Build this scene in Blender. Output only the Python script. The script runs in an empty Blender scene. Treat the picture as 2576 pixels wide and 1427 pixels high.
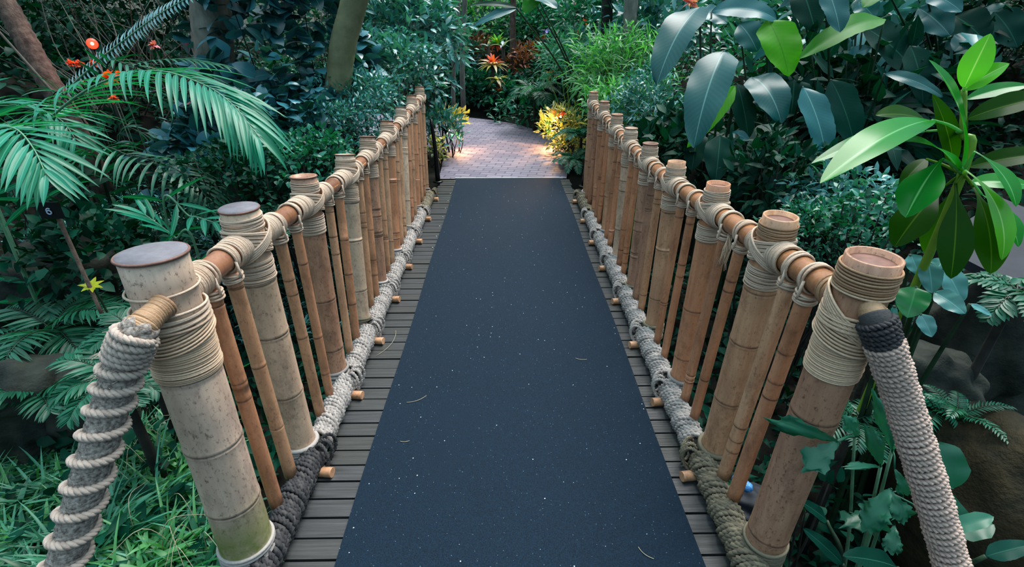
import bpy, math, random
import numpy as np
from mathutils import Vector, Matrix

random.seed(7); RNG = np.random.default_rng(7)
SC = bpy.context.scene
COL = SC.collection

# ------------------------------------------------------------------ camera
F_PX, PITCH, YAW, EYE = 1240.0, math.radians(27.3), math.radians(-0.82), 1.6
cam_data = bpy.data.cameras.new('camera')
cam_data.sensor_width = 36.0
cam_data.lens = 36.0 * F_PX / 2576.0
cam_data.clip_start = 0.02; cam_data.clip_end = 200
cam = bpy.data.objects.new('camera', cam_data); COL.objects.link(cam)
cam.location = (0, 0, EYE)
cam.rotation_euler = (math.pi/2 - PITCH, 0, YAW)
SC.camera = cam

# ------------------------------------------------------------------ sky and light
world = bpy.data.worlds.new('sky'); SC.world = world; world.use_nodes = True
nt = world.node_tree; nt.nodes.clear()
wo = nt.nodes.new('ShaderNodeOutputWorld'); bg = nt.nodes.new('ShaderNodeBackground')
tc = nt.nodes.new('ShaderNodeTexCoord'); sx = nt.nodes.new('ShaderNodeSeparateXYZ')
rp = nt.nodes.new('ShaderNodeValToRGB')
nt.links.new(tc.outputs['Generated'], sx.inputs[0]); nt.links.new(sx.outputs['Z'], rp.inputs[0])
nt.links.new(rp.outputs[0], bg.inputs[0]); nt.links.new(bg.outputs[0], wo.inputs[0])
rp.color_ramp.elements[0].position = 0.0; rp.color_ramp.elements[0].color = (0.05, 0.10, 0.13, 1)
rp.color_ramp.elements[1].position = 0.85; rp.color_ramp.elements[1].color = (0.62, 0.86, 1.0, 1)
e = rp.color_ramp.elements.new(0.35); e.color = (0.17, 0.28, 0.36, 1)
bg.inputs[1].default_value = 1.0
# daylight coming through the glass roof
sun_d = bpy.data.lights.new('daylight', 'SUN'); sun_d.energy = 3.2; sun_d.angle = math.radians(40)
sun_d.color = (1.0, 0.95, 0.90)
sun = bpy.data.objects.new('daylight', sun_d); COL.objects.link(sun)
sun.rotation_euler = (math.radians(-22), math.radians(16), 0)
sun.location = (0, 0, 6)
SC.view_settings.view_transform = 'Standard'; SC.view_settings.look = 'None'
SC.view_settings.gamma = 1.0; SC.view_settings.exposure = 0.80
SC.view_settings.use_curve_mapping = False

# ------------------------------------------------------------------ geometry of the view -> real places
_cp, _sp, _cy, _sy = math.cos(PITCH), math.sin(PITCH), math.cos(YAW), math.sin(YAW)
def ray(px, py):
    u = (px-1288)/F_PX; v = (713.5-py)/F_PX
    x, y, z = u, _cp + v*_sp, -_sp + v*_cp
    return np.array([_cy*x - _sy*y, _sy*x + _cy*y, z])
CAM = np.array([0, 0, EYE])
def onz(px, py, z=0.0): d = ray(px, py); return CAM + d*((z-EYE)/d[2])
def onX(px, py, X): d = ray(px, py); return CAM + d*(X/d[0])
def at(px, py, Y): d = ray(px, py); return CAM + d*(Y/d[1])

def sm(a, b, x):
    t = np.clip((x-a)/(b-a), 0, 1); return t*t*(3-2*t)
def terrain(x, y):
    x = np.asarray(x, float); y = np.asarray(y, float)
    rav = -0.95 + 0.50*np.maximum(0, np.abs(x)-2.4) + 0.05*np.sin(2.1*x+y) + 0.04*np.sin(3.7*y-x)
    bank = sm(2.5, 1.9, y)*sm(-1.0, -1.35, x)
    rav = rav*(1-bank) + (-0.52 + 0.03*np.sin(5*x+3*y))*bank
    pc = -0.05 - 0.9*np.maximum(0, y-8.2)
    side = np.maximum(0, np.abs(x-pc) - 1.7)
    side = np.where((x < 0) & (y > 8.2) & (y < 11), 0*side, side)
    land = -0.04 + 0.30*side + 0.22*np.maximum(0, y-11.2)
    k = sm(5.5, 6.0, y)
    z = rav*(1-k) + land*k
    return np.minimum(z, 2.6)

# ------------------------------------------------------------------ mesh building
class MB:
    def __init__(s): s.v=[]; s.f=[]; s.t=[]; s.a=[]; s.n=0
    def add(s, v, quads=None, tris=None, a=None):
        v = np.asarray(v, float).reshape(-1, 3); m = len(v)
        if a is None: a = np.zeros((m, 3))
        s.v.append(v); s.a.append(np.asarray(a, float).reshape(-1, 3))
        if quads is not None and len(quads): s.f.append(np.asarray(quads, np.int64).reshape(-1, 4)+s.n)
        if tris is not None and len(tris): s.t.append(np.asarray(tris, np.int64).reshape(-1, 3)+s.n)
        s.n += m
        return s
    def build(s, name, mat, parent=None, origin=None, smooth=True):
        v = np.concatenate(s.v) if s.v else np.zeros((0, 3)); a = np.concatenate(s.a)
        q = np.concatenate(s.f) if s.f else np.zeros((0, 4), np.int64)
        t = np.concatenate(s.t) if s.t else np.zeros((0, 3), np.int64)
        if origin is not None: v = v - np.asarray(origin)
        me = bpy.data.meshes.new(name)
        me.vertices.add(len(v)); me.vertices.foreach_set('co', v.astype(np.float32).ravel())
        me.loops.add(q.size+t.size)
        me.loops.foreach_set('vertex_index', np.concatenate([q.ravel(), t.ravel()]).astype(np.int32))
        me.polygons.add(len(q)+len(t))
        ls = np.concatenate([np.arange(len(q))*4, q.size+np.arange(len(t))*3]).astype(np.int32)
        me.polygons.foreach_set('loop_start', ls)
        me.polygons.foreach_set('use_smooth', np.full(len(q)+len(t), smooth))
        at_ = me.attributes.new('luv', 'FLOAT_VECTOR', 'POINT')
        at_.data.foreach_set('vector', a.astype(np.float32).ravel())
        me.update(calc_edges=True); me.validate()
        me.materials.append(mat)
        o = bpy.data.objects.new(name, me); COL.objects.link(o)
        if parent is not None: o.parent = parent
        if origin is not None: o.location = tuple(origin)
        return o

def tag(o, label=None, cat=None, group=None, kind=None):
    if label: o['label'] = label
    if cat: o['category'] = cat
    if group: o['group'] = group
    if kind: o['kind'] = kind
    return o
def empty(name, loc, label=None, cat=None, group=None):
    o = bpy.data.objects.new(name, None); COL.objects.link(o); o.location = tuple(loc)
    o.empty_display_size = 0.1
    return tag(o, label, cat, group)
class Thing:
    """an Empty at the thing's base; parts are given in world coordinates"""
    def __init__(s, name, loc, label, cat, group=None):
        s.loc = np.asarray(loc, float); s.e = empty(name, s.loc, label, cat, group)
    def part(s, mb, name, mat, parent=None, smooth=True, label=None):
        o = mb.build(name, mat, None, None, smooth)
        me = o.data; n = len(me.vertices); co = np.empty(n*3, np.float32)
        me.vertices.foreach_get('co', co); co = co.reshape(-1, 3) - s.loc
        me.vertices.foreach_set('co', co.ravel()); me.update()
        o.parent = parent or s.e
        if label: o['label'] = label
        return o

def nrm(v): v = np.asarray(v, float); return v/(np.linalg.norm(v, axis=-1, keepdims=True)+1e-12)
def frame(ax):
    ax = nrm(ax); r = np.array([0, 0, 1.]) if abs(ax[2]) < .9 else np.array([0, 1., 0])
    u = nrm(np.cross(r, ax)); return u, np.cross(ax, u), ax
def grid_quads(n, m, closed):
    """n rings of m points"""
    i = np.arange(n-1)[:, None]*m; j = np.arange(m if closed else m-1)[None, :]
    k = (j+1) % m
    return np.stack([i+j, i+k, i+m+k, i+m+j], -1).reshape(-1, 4)
def tube(mb, pts, rad, seg=8, caps=True, attr=None, rough=0.0):
    pts = np.asarray(pts, float); n = len(pts); rad = np.broadcast_to(rad, n).astype(float)
    T = nrm(np.gradient(pts, axis=0)); U = np.zeros_like(T); u, _, _ = frame(T[0]); U[0] = u
    for i in range(1, n):
        u = U[i-1] - T[i]*np.dot(U[i-1], T[i]); U[i] = nrm(u)
    V = np.cross(T, U); th = np.arange(seg)*2*np.pi/seg
    rr = rad[:, None]*np.ones(seg)
    if rough: rr = rr*(1+rough*RNG.standard_normal((n, seg)))
    P = pts[:, None] + rr[..., None]*(np.cos(th)[None, :, None]*U[:, None]+np.sin(th)[None, :, None]*V[:, None])
    a = np.zeros((n, seg, 3)); a[..., 1] = np.linspace(0, 1, n)[:, None]
    if attr is not None: a[..., 2] = attr
    q = grid_quads(n, seg, True)
    if caps:
        v = np.concatenate([P.reshape(-1, 3), pts[:1], pts[-1:]]); aa = np.concatenate([a.reshape(-1, 3), a[0, :1], a[-1, :1]])
        j = np.arange(seg); k = (j+1) % seg; c0 = n*seg; c1 = c0+1; b = (n-1)*seg
        t = np.concatenate([np.stack([k, j, np.full(seg, c0)], -1), np.stack([b+j, b+k, np.full(seg, c1)], -1)])
        mb.add(v, q, t, aa)
    else: mb.add(P, q, None, a)
    return mb
def rope(mb, pts, R, strands=3, pitch=0.05, seg=6):
    """a laid rope: strands twisted round the path"""
    pts = np.asarray(pts, float); n = len(pts)
    d = np.concatenate([[0], np.cumsum(np.linalg.norm(np.diff(pts, axis=0), axis=1))])
    T = nrm(np.gradient(pts, axis=0)); u, _, _ = frame(T[0]); U = [u]
    for i in range(1, n): U.append(nrm(U[-1]-T[i]*np.dot(U[-1], T[i])))
    U = np.array(U); V = np.cross(T, U)
    for s in range(strands):
        ph = d/pitch*2*np.pi + s*2*np.pi/strands
        c = pts + (R*.52)*(np.cos(ph)[:, None]*U+np.sin(ph)[:, None]*V)
        tube(mb, c, R*.56, seg, True, RNG.random())
    return mb
def rings(mb, P0, P1, R, cr, n=None, jit=.25, seg=30, ring=6, tilt=.04, squash=1.0):
    """turns of cord wound side by side from P0 to P1"""
    P0, P1 = np.asarray(P0, float), np.asarray(P1, float); L = np.linalg.norm(P1-P0)
    if n is None: n = max(2, int(round(L/(2*cr*.92))))
    U, V, A = frame(P1-P0)
    for i in range(n):
        c = P0 + (P1-P0)*((i+.5)/n) + A*cr*jit*random.uniform(-1, 1)
        r = R*(1+random.uniform(-.012, .02)); th = np.linspace(0, 2*np.pi, seg, endpoint=False)
        tx, ty = random.uniform(-tilt, tilt), random.uniform(-tilt, tilt)
        cen = c + r*(np.cos(th)[:, None]*U*squash+np.sin(th)[:, None]*V) + (r*(np.cos(th)*tx+np.sin(th)*ty))[:, None]*A
        rad = nrm(cen-c); k = cr*random.uniform(.85, 1.1); ph = np.arange(ring)*2*np.pi/ring
        v = cen[:, None] + k*(np.cos(ph)[None, :, None]*rad[:, None] + np.sin(ph)[None, :, None]*A)
        q = grid_quads(seg+1, ring, True); q = q % (seg*ring)
        a = np.zeros((seg, ring, 3)); a[..., 1] = (th/(2*np.pi))[:, None]; a[..., 2] = random.random()
        mb.add(v, q, None, a)
    return mb
def loop_tilt(mb, c, ax, lean, R, cr, slope, seg=36, ring=6):
    """one slanting turn of cord round an upright axis"""
    U, V, A = frame(ax); l = nrm(lean - A*np.dot(lean, A)); m = np.cross(A, l)
    th = np.linspace(0, 2*np.pi, seg, endpoint=False)
    cen = c + R*(np.cos(th)[:, None]*l + np.sin(th)[:, None]*m) + (R*slope*np.cos(th))[:, None]*A
    rad = nrm(cen-c); b = nrm(np.cross(rad, np.roll(cen, -1, 0)-cen)); ph = np.arange(ring)*2*np.pi/ring
    v = cen[:, None] + cr*(np.cos(ph)[None, :, None]*rad[:, None]+np.sin(ph)[None, :, None]*b[:, None])
    q = grid_quads(seg+1, ring, True) % (seg*ring)
    a = np.zeros((seg, ring, 3)); a[..., 1] = (th/6.283)[:, None]; a[..., 2] = random.random()
    mb.add(v, q, None, a); return mb
def culm(mb, P0, P1, r, nodes=(.2, .5, .8), taper=0.0, seg=28, hollow=0.0, rnd=None, bow=0.0, bowdir=(1, 0, 0)):
    """a bamboo culm with swollen nodes and a dark groove under each one"""
    P0, P1 = np.asarray(P0, float), np.asarray(P1, float); L = np.linalg.norm(P1-P0)
    ts = [(0, 1., 0), (1, 1., 0)]
    for nd in nodes:
        w = .0045/L
        for dt, s, k in ((-4, 1., 0), (-2, 1.018, .0), (-1, 1.03, .3), (-.25, .985, 1.), (.15, .985, 1.), (.9, 1.03, .1), (2.5, 1.02, 0), (5, 1., 0)):
            if 0 < nd+dt*w < 1: ts.append((nd+dt*w, s, k))
    for t in np.linspace(.06, .94, 9): ts.append((t, 1.0+random.uniform(-.012, .012), 0))
    ts = sorted(ts); U, V, A = frame(P1-P0); th = np.arange(seg)*2*np.pi/seg
    rnd = random.random() if rnd is None else rnd
    t = np.array([x[0] for x in ts]); s = np.array([x[1] for x in ts]); k = np.array([x[2] for x in ts])
    c = P0 + (P1-P0)*t[:, None] + np.outer(np.sin(np.pi*t)*bow, bowdir)
    rr = r*s*(1+taper*(.5-t))
    v = c[:, None] + rr[:, None, None]*(np.cos(th)[None, :, None]*U+np.sin(th)[None, :, None]*V)
    a = np.zeros((len(t), seg, 3)); a[..., 0] = k[:, None]; a[..., 1] = (t*L)[:, None]; a[..., 2] = rnd
    n = len(t); q = grid_quads(n, seg, True); v = v.reshape(-1, 3); a = a.reshape(-1, 3)
    # top: rim, then a sunken diaphragm when hollow
    top = (n-1)*seg; j = np.arange(seg); kk = (j+1) % seg
    extra = []; ea = []; qs = [q]; tris = []
    R1 = rr[-1]
    lev = [(1-hollow*1.0 if hollow else .9, 0.0)] + ([(1-hollow, -.018)] if hollow else [])
    prev = top; cnt = len(v)
    for f, dz in lev:
        extra.append(P1 + A*dz + R1*f*(np.cos(th)[:, None]*U+np.sin(th)[:, None]*V)); ea.append(np.tile([0, L, rnd], (seg, 1)))
        qs.append(np.stack([prev+j, prev+kk, cnt+kk, cnt+j], -1)); prev = cnt; cnt += seg
    extra.append((P1 + A*lev[-1][1])[None]); ea.append([[0, L, rnd]])
    tris.append(np.stack([prev+j, prev+kk, np.full(seg, cnt)], -1)); cnt += 1
    extra.append(P0[None]); ea.append([[0, 0, rnd]]); tris.append(np.stack([kk, j, np.full(seg, cnt)], -1))
    mb.add(np.concatenate([v]+extra), np.concatenate(qs), np.concatenate(tris), np.concatenate([a]+[np.asarray(x, float) for x in ea]))
    return mb
def box(mb, lo, hi, a=None):
    lo, hi = np.asarray(lo, float), np.asarray(hi, float)
    v = np.array([[x, y, z] for x in (lo[0], hi[0]) for y in (lo[1], hi[1]) for z in (lo[2], hi[2])])
    q = [[0, 1, 3, 2], [4, 6, 7, 5], [0, 4, 5, 1], [2, 3, 7, 6], [0, 2, 6, 4], [1, 5, 7, 3]]
    mb.add(v, q, None, None if a is None else np.tile(a, (8, 1))); return mb

# ---- leaves
def prof(kind, t):
    if kind == 'lance': w = np.sin(np.pi*np.clip(t, 0, 1)**.75)**.9
    elif kind == 'ovate': w = np.sin(np.pi*np.clip(t, 0, 1)**.62)**.75
    elif kind == 'oblong': w = (np.clip(t*4.5, 0, 1)**.7)*(np.clip((1-t)*3.2, 0, 1)**.65)
    elif kind == 'paddle': w = np.clip(t*5, 0, 1)**.6*np.sin(np.pi*(.16+.84*np.clip(t, 0, 1)))**.62
    elif kind == 'ellip': w = np.sin(np.pi*np.clip(t, 0, 1)**.9)**.75
    elif kind == 'strap': w = (.35+.65*np.clip(t*3, 0, 1))*np.clip((1-t)*1.5, 0, 1)**.8
    elif kind == 'obov': w = .10+.90*sm(.08, .62, t); w = w*np.clip((1-t)*3.6, 0, 1)**.6
    elif kind == 'heart': w = np.sin(np.pi*np.clip(t, 0, 1)**.55)**.62
    elif kind == 'needle': w = np.clip(t*8, .3, 1)*np.clip((1-t)*2, 0, 1)**.6
    elif kind == 'fan': w = (.08+.92*t)*np.clip((1-t)*9, .55, 1)
    return w
def leaves(mb, P, D, N, L, W, bend=0.5, kind='lance', nseg=4, nc=3, fold=.25, wave=0.0, tint=None, roll=0.0, jag=0.0):
    P = np.atleast_2d(P).astype(float); M = len(P)
    D = nrm(np.broadcast_to(D, (M, 3))); N = np.broadcast_to(N, (M, 3)).astype(float)
    L = np.broadcast_to(L, M).astype(float); W = np.broadcast_to(W, M).astype(float)
    b = np.broadcast_to(bend, M).astype(float)+1e-4; roll = np.broadcast_to(roll, M).astype(float)
    N = nrm(N - D*np.sum(N*D, -1, keepdims=True)); S = np.cross(D, N)
    cr, sr = np.cos(roll)[:, None], np.sin(roll)[:, None]
    N, S = N*cr + S*sr, S*cr - N*sr
    t = np.linspace(0, 1, nseg+1); k = np.linspace(-1, 1, nc)
    bt = b[:, None]*t[None]
    mid = P[:, None] + L[:, None, None]*((np.sin(bt)/b[:, None])[..., None]*D[:, None] - ((1-np.cos(bt))/b[:, None])[..., None]*N[:, None])
    Nt = np.cos(bt)[..., None]*N[:, None] + np.sin(bt)[..., None]*D[:, None]
    w = (W[:, None]/2)*prof(kind, t)[None]
    if jag: w = w*(1+jag*RNG.uniform(-1, .3, w.shape))
    v = mid[:, :, None] + (w[..., None]*k)[..., None]*S[:, None, None] + (w[..., None]*np.abs(k)*fold)[..., None]*Nt[:, :, None]
    if wave:
        ph = RNG.uniform(0, 6.28, (M, 1, 1)); wv = wave*W[:, None, None]*np.sin(t[None, :, None]*14+ph+k*1.5)*np.abs(k)
        v = v + wv[..., None]*Nt[:, :, None]
    if tint is None: tint = RNG.random(M)
    tint = np.broadcast_to(tint, M)
    a = np.empty((M, nseg+1, nc, 3)); a[..., 0] = k; a[..., 1] = t[None, :, None]; a[..., 2] = tint[:, None, None]
    if kind == 'fan':
        lm = (1.02-.22*np.abs(k))[None]*RNG.uniform(.80, 1.06, (M, nc)); v = P[:, None, None] + (v-P[:, None, None])*lm[:, None, :, None]
    q = grid_quads(nseg+1, nc, False); per = (nseg+1)*nc
    Q = (q[None]+(np.arange(M)*per)[:, None, None]).reshape(-1, 4)
    mb.add(v, Q, None, a); return mb
UP = np.array([0, 0, 1.])
def leaf_to(mb, A, B, W, bend=.6, kind='oblong', nseg=18, nc=9, fold=.18, wave=.02, tint=None, roll=0., N=None, jag=0.):
    """one leaf from A to tip B, arching by `bend` radians"""
    A, B = np.asarray(A, float), np.asarray(B, float); ch = B-A; c = np.linalg.norm(ch); d = ch/c
    n = UP if N is None else np.asarray(N, float)
    n = nrm(n - d*np.dot(n, d)); h = bend/2+1e-4
    D = d*math.cos(h)+n*math.sin(h); Nn = n*math.cos(h)-d*math.sin(h)
    return leaves(mb, A, D, Nn, c*h/math.sin(h), W, bend, kind, nseg, nc, fold, wave, tint, roll, jag)
def spline(pts, n):
    pts = np.asarray(pts, float); m = len(pts)
    if m == 2: return pts[0]+(pts[1]-pts[0])*np.linspace(0, 1, n)[:, None]
    P = np.concatenate([[2*pts[0]-pts[1]], pts, [2*pts[-1]-pts[-2]]]); out = []
    for u in np.linspace(0, m-1-1e-6, n):
        i = int(u); t = u-i; a, b, c, d = P[i:i+4]
        out.append(.5*((2*b)+(-a+c)*t+(2*a-5*b+4*c-d)*t*t+(-a+3*b-3*c+d)*t**3))
    return np.array(out)
def frond(lmb, smb, pts, n=26, L=.35, W=.025, ang=(70, 25), bend=.5, lift=.15, start=.12, r=.007, kind='lance', nseg=5, jit=.12, shape=None, upv=None):
    UPV = UP if upv is None else np.asarray(upv, float)
    """a feather-shaped frond: midrib through pts, leaflets on both sides"""
    c = spline(pts, 40); T = nrm(np.gradient(c, axis=0))
    tube(smb, c, np.linspace(r, r*.25, 40), 6)
    t = np.linspace(start, .985, n); idx = t*39; i0 = np.clip(idx.astype(int), 0, 38); fr = (idx-i0)[:, None]
    p = c[i0]*(1-fr)+c[i0+1]*fr; tt = nrm(T[i0]*(1-fr)+T[i0+1]*fr)
    up = nrm(UPV - tt*np.sum(tt*UPV, -1, keepdims=True)); s = np.cross(tt, up)
    a = np.radians(ang[0]+(ang[1]-ang[0])*t**1.3)
    sh = (np.sin(np.pi*np.clip(.12+.80*t, 0, 1))**.6 if shape is None else shape(t))
    for sg in (-1, 1):
        j = RNG.normal(0, jit, (n, 3))
        D = nrm(np.cos(a)[:, None]*tt + sg*np.sin(a)[:, None]*s + lift*up + j*.5)
        leaves(lmb, p, D, nrm(up+j), L*sh*RNG.uniform(.9, 1.08, n), W, bend*RNG.uniform(.6, 1.4, n), kind, nseg, 3, .35, 0, None, 0)

# ------------------------------------------------------------------ materials
def s2l(c): return tuple((x/255/12.92 if x/255 <= .04045 else ((x/255+.055)/1.055)**2.4) for x in c)+(1,)
class NT:
    def __init__(s, name):
        s.m = bpy.data.materials.new(name); s.m.use_nodes = True; s.t = s.m.node_tree; s.t.nodes.clear()
        s.out = s.n('ShaderNodeOutputMaterial'); s.b = s.n('ShaderNodeBsdfPrincipled'); s.l(s.b.outputs[0], s.out.inputs[0])
    def n(s, ty, **kw):
        o = s.t.nodes.new(ty)
        for k, v in kw.items(): setattr(o, k, v)
        return o
    def l(s, a, b): s.t.links.new(a, b)
    def val(s, sock, v):
        if hasattr(v, 'is_output') or isinstance(v, bpy.types.NodeSocket): s.l(v, sock)
        else: sock.default_value = v
    def math(s, op, a, b=0.0, c=None):
        o = s.n('ShaderNodeMath', operation=op); s.val(o.inputs[0], a); s.val(o.inputs[1], b)
        if c is not None: s.val(o.inputs[2], c)
        return o.outputs[0]
    def mix(s, f, a, b, mode='MIX'):
        o = s.n('ShaderNodeMix', data_type='RGBA', blend_type=mode)
        s.val(o.inputs['Factor'], f); s.val(o.inputs['A'], a); s.val(o.inputs['B'], b)
        return o.outputs['Result']
    def attr(s):
        a = s.n('ShaderNodeAttribute', attribute_name='luv'); x = s.n('ShaderNodeSeparateXYZ'); s.l(a.outputs['Vector'], x.inputs[0])
        return x.outputs[0], x.outputs[1], x.outputs[2]
    def noise(s, scale, vec=None, detail=4, rough=.6):
        o = s.n('ShaderNodeTexNoise'); o.inputs['Scale'].default_value = scale; o.inputs['Detail'].default_value = detail
        o.inputs['Roughness'].default_value = rough
        if vec is not None: s.l(vec, o.inputs['Vector'])
        return o.outputs['Fac']
    def obj(s, scale=(1, 1, 1)):
        c = s.n('ShaderNodeTexCoord'); m = s.n('ShaderNodeMapping'); m.inputs['Scale'].default_value = scale
        s.l(c.outputs['Object'], m.inputs[0]); return m.outputs[0]
    def ramp(s, f, stops):
        o = s.n('ShaderNodeValToRGB'); s.l(f, o.inputs[0]); cr = o.color_ramp
        cr.elements[0].position, cr.elements[0].color = stops[0][0], stops[0][1]
        cr.elements[1].position, cr.elements[1].color = stops[-1][0], stops[-1][1]
        for p, c in stops[1:-1]: e = cr.elements.new(p); e.color = c
        return o.outputs[0]
    def bump(s, h, strength=.3, dist=.01):
        o = s.n('ShaderNodeBump'); o.inputs['Strength'].default_value = strength; o.inputs['Distance'].default_value = dist
        s.l(h, o.inputs['Height']); s.l(o.outputs[0], s.b.inputs['Normal'])
    def set(s, col=None, rough=.5, spec=.5):
        if col is not None: s.val(s.b.inputs['Base Color'], col)
        s.val(s.b.inputs['Roughness'], rough); s.b.inputs['Specular IOR Level'].default_value = spec
        return s.m

def leaf_mat(name, c1, c2, rib=None, rough=.38, trans=.25, veins=0.0, spec=.5, spots=None, vf=60, ribw=.07):
    m = NT(name); k, t, r = m.attr(); c = m.mix(r, s2l(c1), s2l(c2))
    nz = m.noise(9, m.obj(), 3)
    c = m.mix(m.math('MULTIPLY', nz, .35), c, s2l(tuple(int(x*.45) for x in c1)))
    ak = m.math('ABSOLUTE', k)
    if spots:
        ns = m.noise(38, m.obj(), 2, .5); sp = m.math('MULTIPLY', m.math('GREATER_THAN', ns, .50), m.math('GREATER_THAN', r, .5))
        c = m.mix(sp, c, s2l(spots))
    if rib:
        rb = m.math('SUBTRACT', 1.0, m.math('MINIMUM', m.math('DIVIDE', ak, ribw), 1.0))
        c = m.mix(m.math('MULTIPLY', rb, .8), c, s2l(rib))
    if veins:
        w = m.math('SINE', m.math('MULTIPLY', m.math('SUBTRACT', t, m.math('MULTIPLY', ak, .14)), vf*2.0))
        c = m.mix(m.math('MULTIPLY', m.math('ADD', m.math('MULTIPLY', w, .5), .5), veins), c, s2l(tuple(min(255, int(x*1.35+8)) for x in c1)))
    m.set(c, rough, spec)
    tr = m.n('ShaderNodeBsdfTranslucent'); mx = m.n('ShaderNodeMixShader'); mx.inputs[0].default_value = trans
    tc_ = m.mix(1.0, c, (1.5, 1.9, .6, 1), 'MULTIPLY'); m.l(tc_, tr.inputs[0])
    m.l(m.b.outputs[0], mx.inputs[1]); m.l(tr.outputs[0], mx.inputs[2]); m.l(mx.outputs[0], m.out.inputs[0])
    return m.m
def bamboo_mat(name, base, alt, rough=.38, spot=.35, moss=False, dark=(70, 48, 34)):
    m = NT(name); ring, t, r = m.attr()
    st = m.noise(1.0, m.obj((30, 30, 3.0)), 5, .7); bl = m.noise(5, m.obj((1, 1, .5)), 3); fine = m.noise(75, m.obj((1.3, 1.3, .8)), 5, .75)
    c = m.mix(m.ramp(st, [(.35, (0, 0, 0, 1)), (.68, (1, 1, 1, 1))]), s2l(base), s2l(alt))
    c = m.mix(m.math('MULTIPLY', m.ramp(bl, [(.42, (0, 0, 0, 1)), (.62, (1, 1, 1, 1))]), .55), c, s2l(tuple(int(x*.74) for x in base)))
    c = m.mix(m.math('MULTIPLY', r, .30), c, s2l((190, 128, 88)))
    gr = m.noise(1.0, m.obj((9, 9, 5)), 6, .8); c = m.mix(m.math('MULTIPLY', m.ramp(gr, [(.50, (0, 0, 0, 1)), (.64, (1, 1, 1, 1))]), .5), c, s2l(tuple(int(x*.62) for x in alt)))
    c = m.mix(m.math('MULTIPLY', m.ramp(fine, [(.55, (0, 0, 0, 1)), (.66, (1, 1, 1, 1))]), spot), c, s2l(dark))
    if moss:
        z = m.n('ShaderNodeSeparateXYZ'); m.l(m.n('ShaderNodeTexCoord').outputs['Object'], z.inputs[0])
        mm = m.math('MULTIPLY', m.ramp(z.outputs[2], [(.14, (1, 1, 1, 1)), (.36, (0, 0, 0, 1))]), m.ramp(m.noise(7, m.obj(), 5), [(.33, (0, 0, 0, 1)), (.55, (1, 1, 1, 1))]))
        c = m.mix(mm, c, s2l((104, 122, 46)))
    c = m.mix(m.math('MULTIPLY', m.math('MULTIPLY', ring, .9), m.ramp(m.noise(22, m.obj(), 2), [(.3, (.35, .35, .35, 1)), (.6, (1, 1, 1, 1))])), c, s2l((66, 46, 38)))
    m.bump(m.math('ADD', m.math('MULTIPLY', st, .6), m.math('MULTIPLY', fine, .4)), .25, .003)
    return m.set(c, rough, .5)
def cord_mat(name, base, alt, rough=.75, freq=180):
    m = NT(name); k, t, r = m.attr(); n = m.noise(140, m.obj(), 3, .7)
    c = m.mix(r, s2l(base), s2l(alt)); c = m.mix(m.math('MULTIPLY', n, .45), c, s2l(tuple(int(x*.5) for x in base)))
    m.bump(n, .6, .003); return m.set(c, rough, .25)
def plain(name, c1, c2, scale=8, rough=.8, bump=.4, spec=.3, dist=.01, stretch=(1, 1, 1)):
    m = NT(name); n = m.noise(scale, m.obj(stretch), 6, .65)
    c = m.mix(m.ramp(n, [(.35, (0, 0, 0, 1)), (.68, (1, 1, 1, 1))]), s2l(c1), s2l(c2)); m.bump(n, bump, dist); return m.set(c, rough, spec)

M = {}
M['bam_pale'] = bamboo_mat('pale_bamboo', (228, 200, 170), (204, 172, 146), .42, .6)
M['bam_moss'] = bamboo_mat('mossy_pale_bamboo', (224, 196, 172), (192, 162, 146), .45, .7, True)
M['bam_brown'] = bamboo_mat('brown_bamboo', (192, 148, 120), (148, 106, 84), .4, .7)
M['bam_tan'] = bamboo_mat('tan_bamboo', (216, 168, 130), (180, 130, 96), .4, .5)
M['bam_orange'] = bamboo_mat('orange_bamboo', (212, 152, 114), (178, 118, 84), .36, .4)
M['bam_rail'] = bamboo_mat('lacquered_bamboo', (150, 104, 78), (118, 78, 60), .2, .25)
M['bam_rail2'] = bamboo_mat('glossy_tan_bamboo', (168, 118, 82), (140, 94, 64), .16, .2)
M['cord'] = cord_mat('grey_jute_cord', (222, 198, 176), (196, 168, 144))
M['cord_cream'] = cord_mat('cream_cord', (238, 206, 174), (208, 174, 144), .5)
M['cord_tan'] = cord_mat('tan_cord', (196, 158, 122), (160, 122, 92), .45)
M['rope'] = cord_mat('weathered_rope', (186, 178, 172), (144, 138, 134))
M['rope_olive'] = cord_mat('damp_olive_rope', (140, 130, 108), (100, 94, 80))
M['rope_dark'] = cord_mat('dark_damp_rope', (82, 80, 80), (50, 50, 54))
M['rope_coil'] = cord_mat('coarse_pink_grey_rope', (206, 180, 166), (146, 116, 102))
M['rope_pale'] = cord_mat('pale_grey_rope', (210, 192, 178), (180, 162, 150))
M['rope_core'] = plain('flecked_brown_grey_sisal', (96, 84, 76), (192, 180, 170), 110, .9, 1., .15, .004)
M['cap_grey'] = plain('grey_cut_end', (128, 126, 134), (96, 92, 96), 9, .6, .3, .2)
M['cap_brown'] = plain('brown_cut_end', (132, 98, 88), (96, 70, 62), 20, .6, .3)
M['soil'] = plain('shade_dark_soil', (14, 16, 13), (30, 28, 22), 7, .95, .8, .2, .03)  # soil kept near black so its colour carries the shade under foliage
M['rock'] = plain('dark_mossy_rock', (24, 30, 28), (58, 62, 54), 5, .85, .9, .3, .03)
M['rock_moss'] = plain('brown_mossy_stone', (22, 24, 14), (54, 46, 28), 6, .85, 1., .25, .03)
M['slate'] = plain('slate_slab', (34, 38, 46), (50, 54, 62), 3, .7, .3)
M['bark'] = plain('fibrous_bark', (58, 48, 44), (112, 94, 84), 16, .9, 1., .2, .02, (1, 1, .5))
M['bark_olive'] = plain('smooth_olive_bark', (96, 100, 72), (128, 128, 96), 6, .7, .3)
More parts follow.
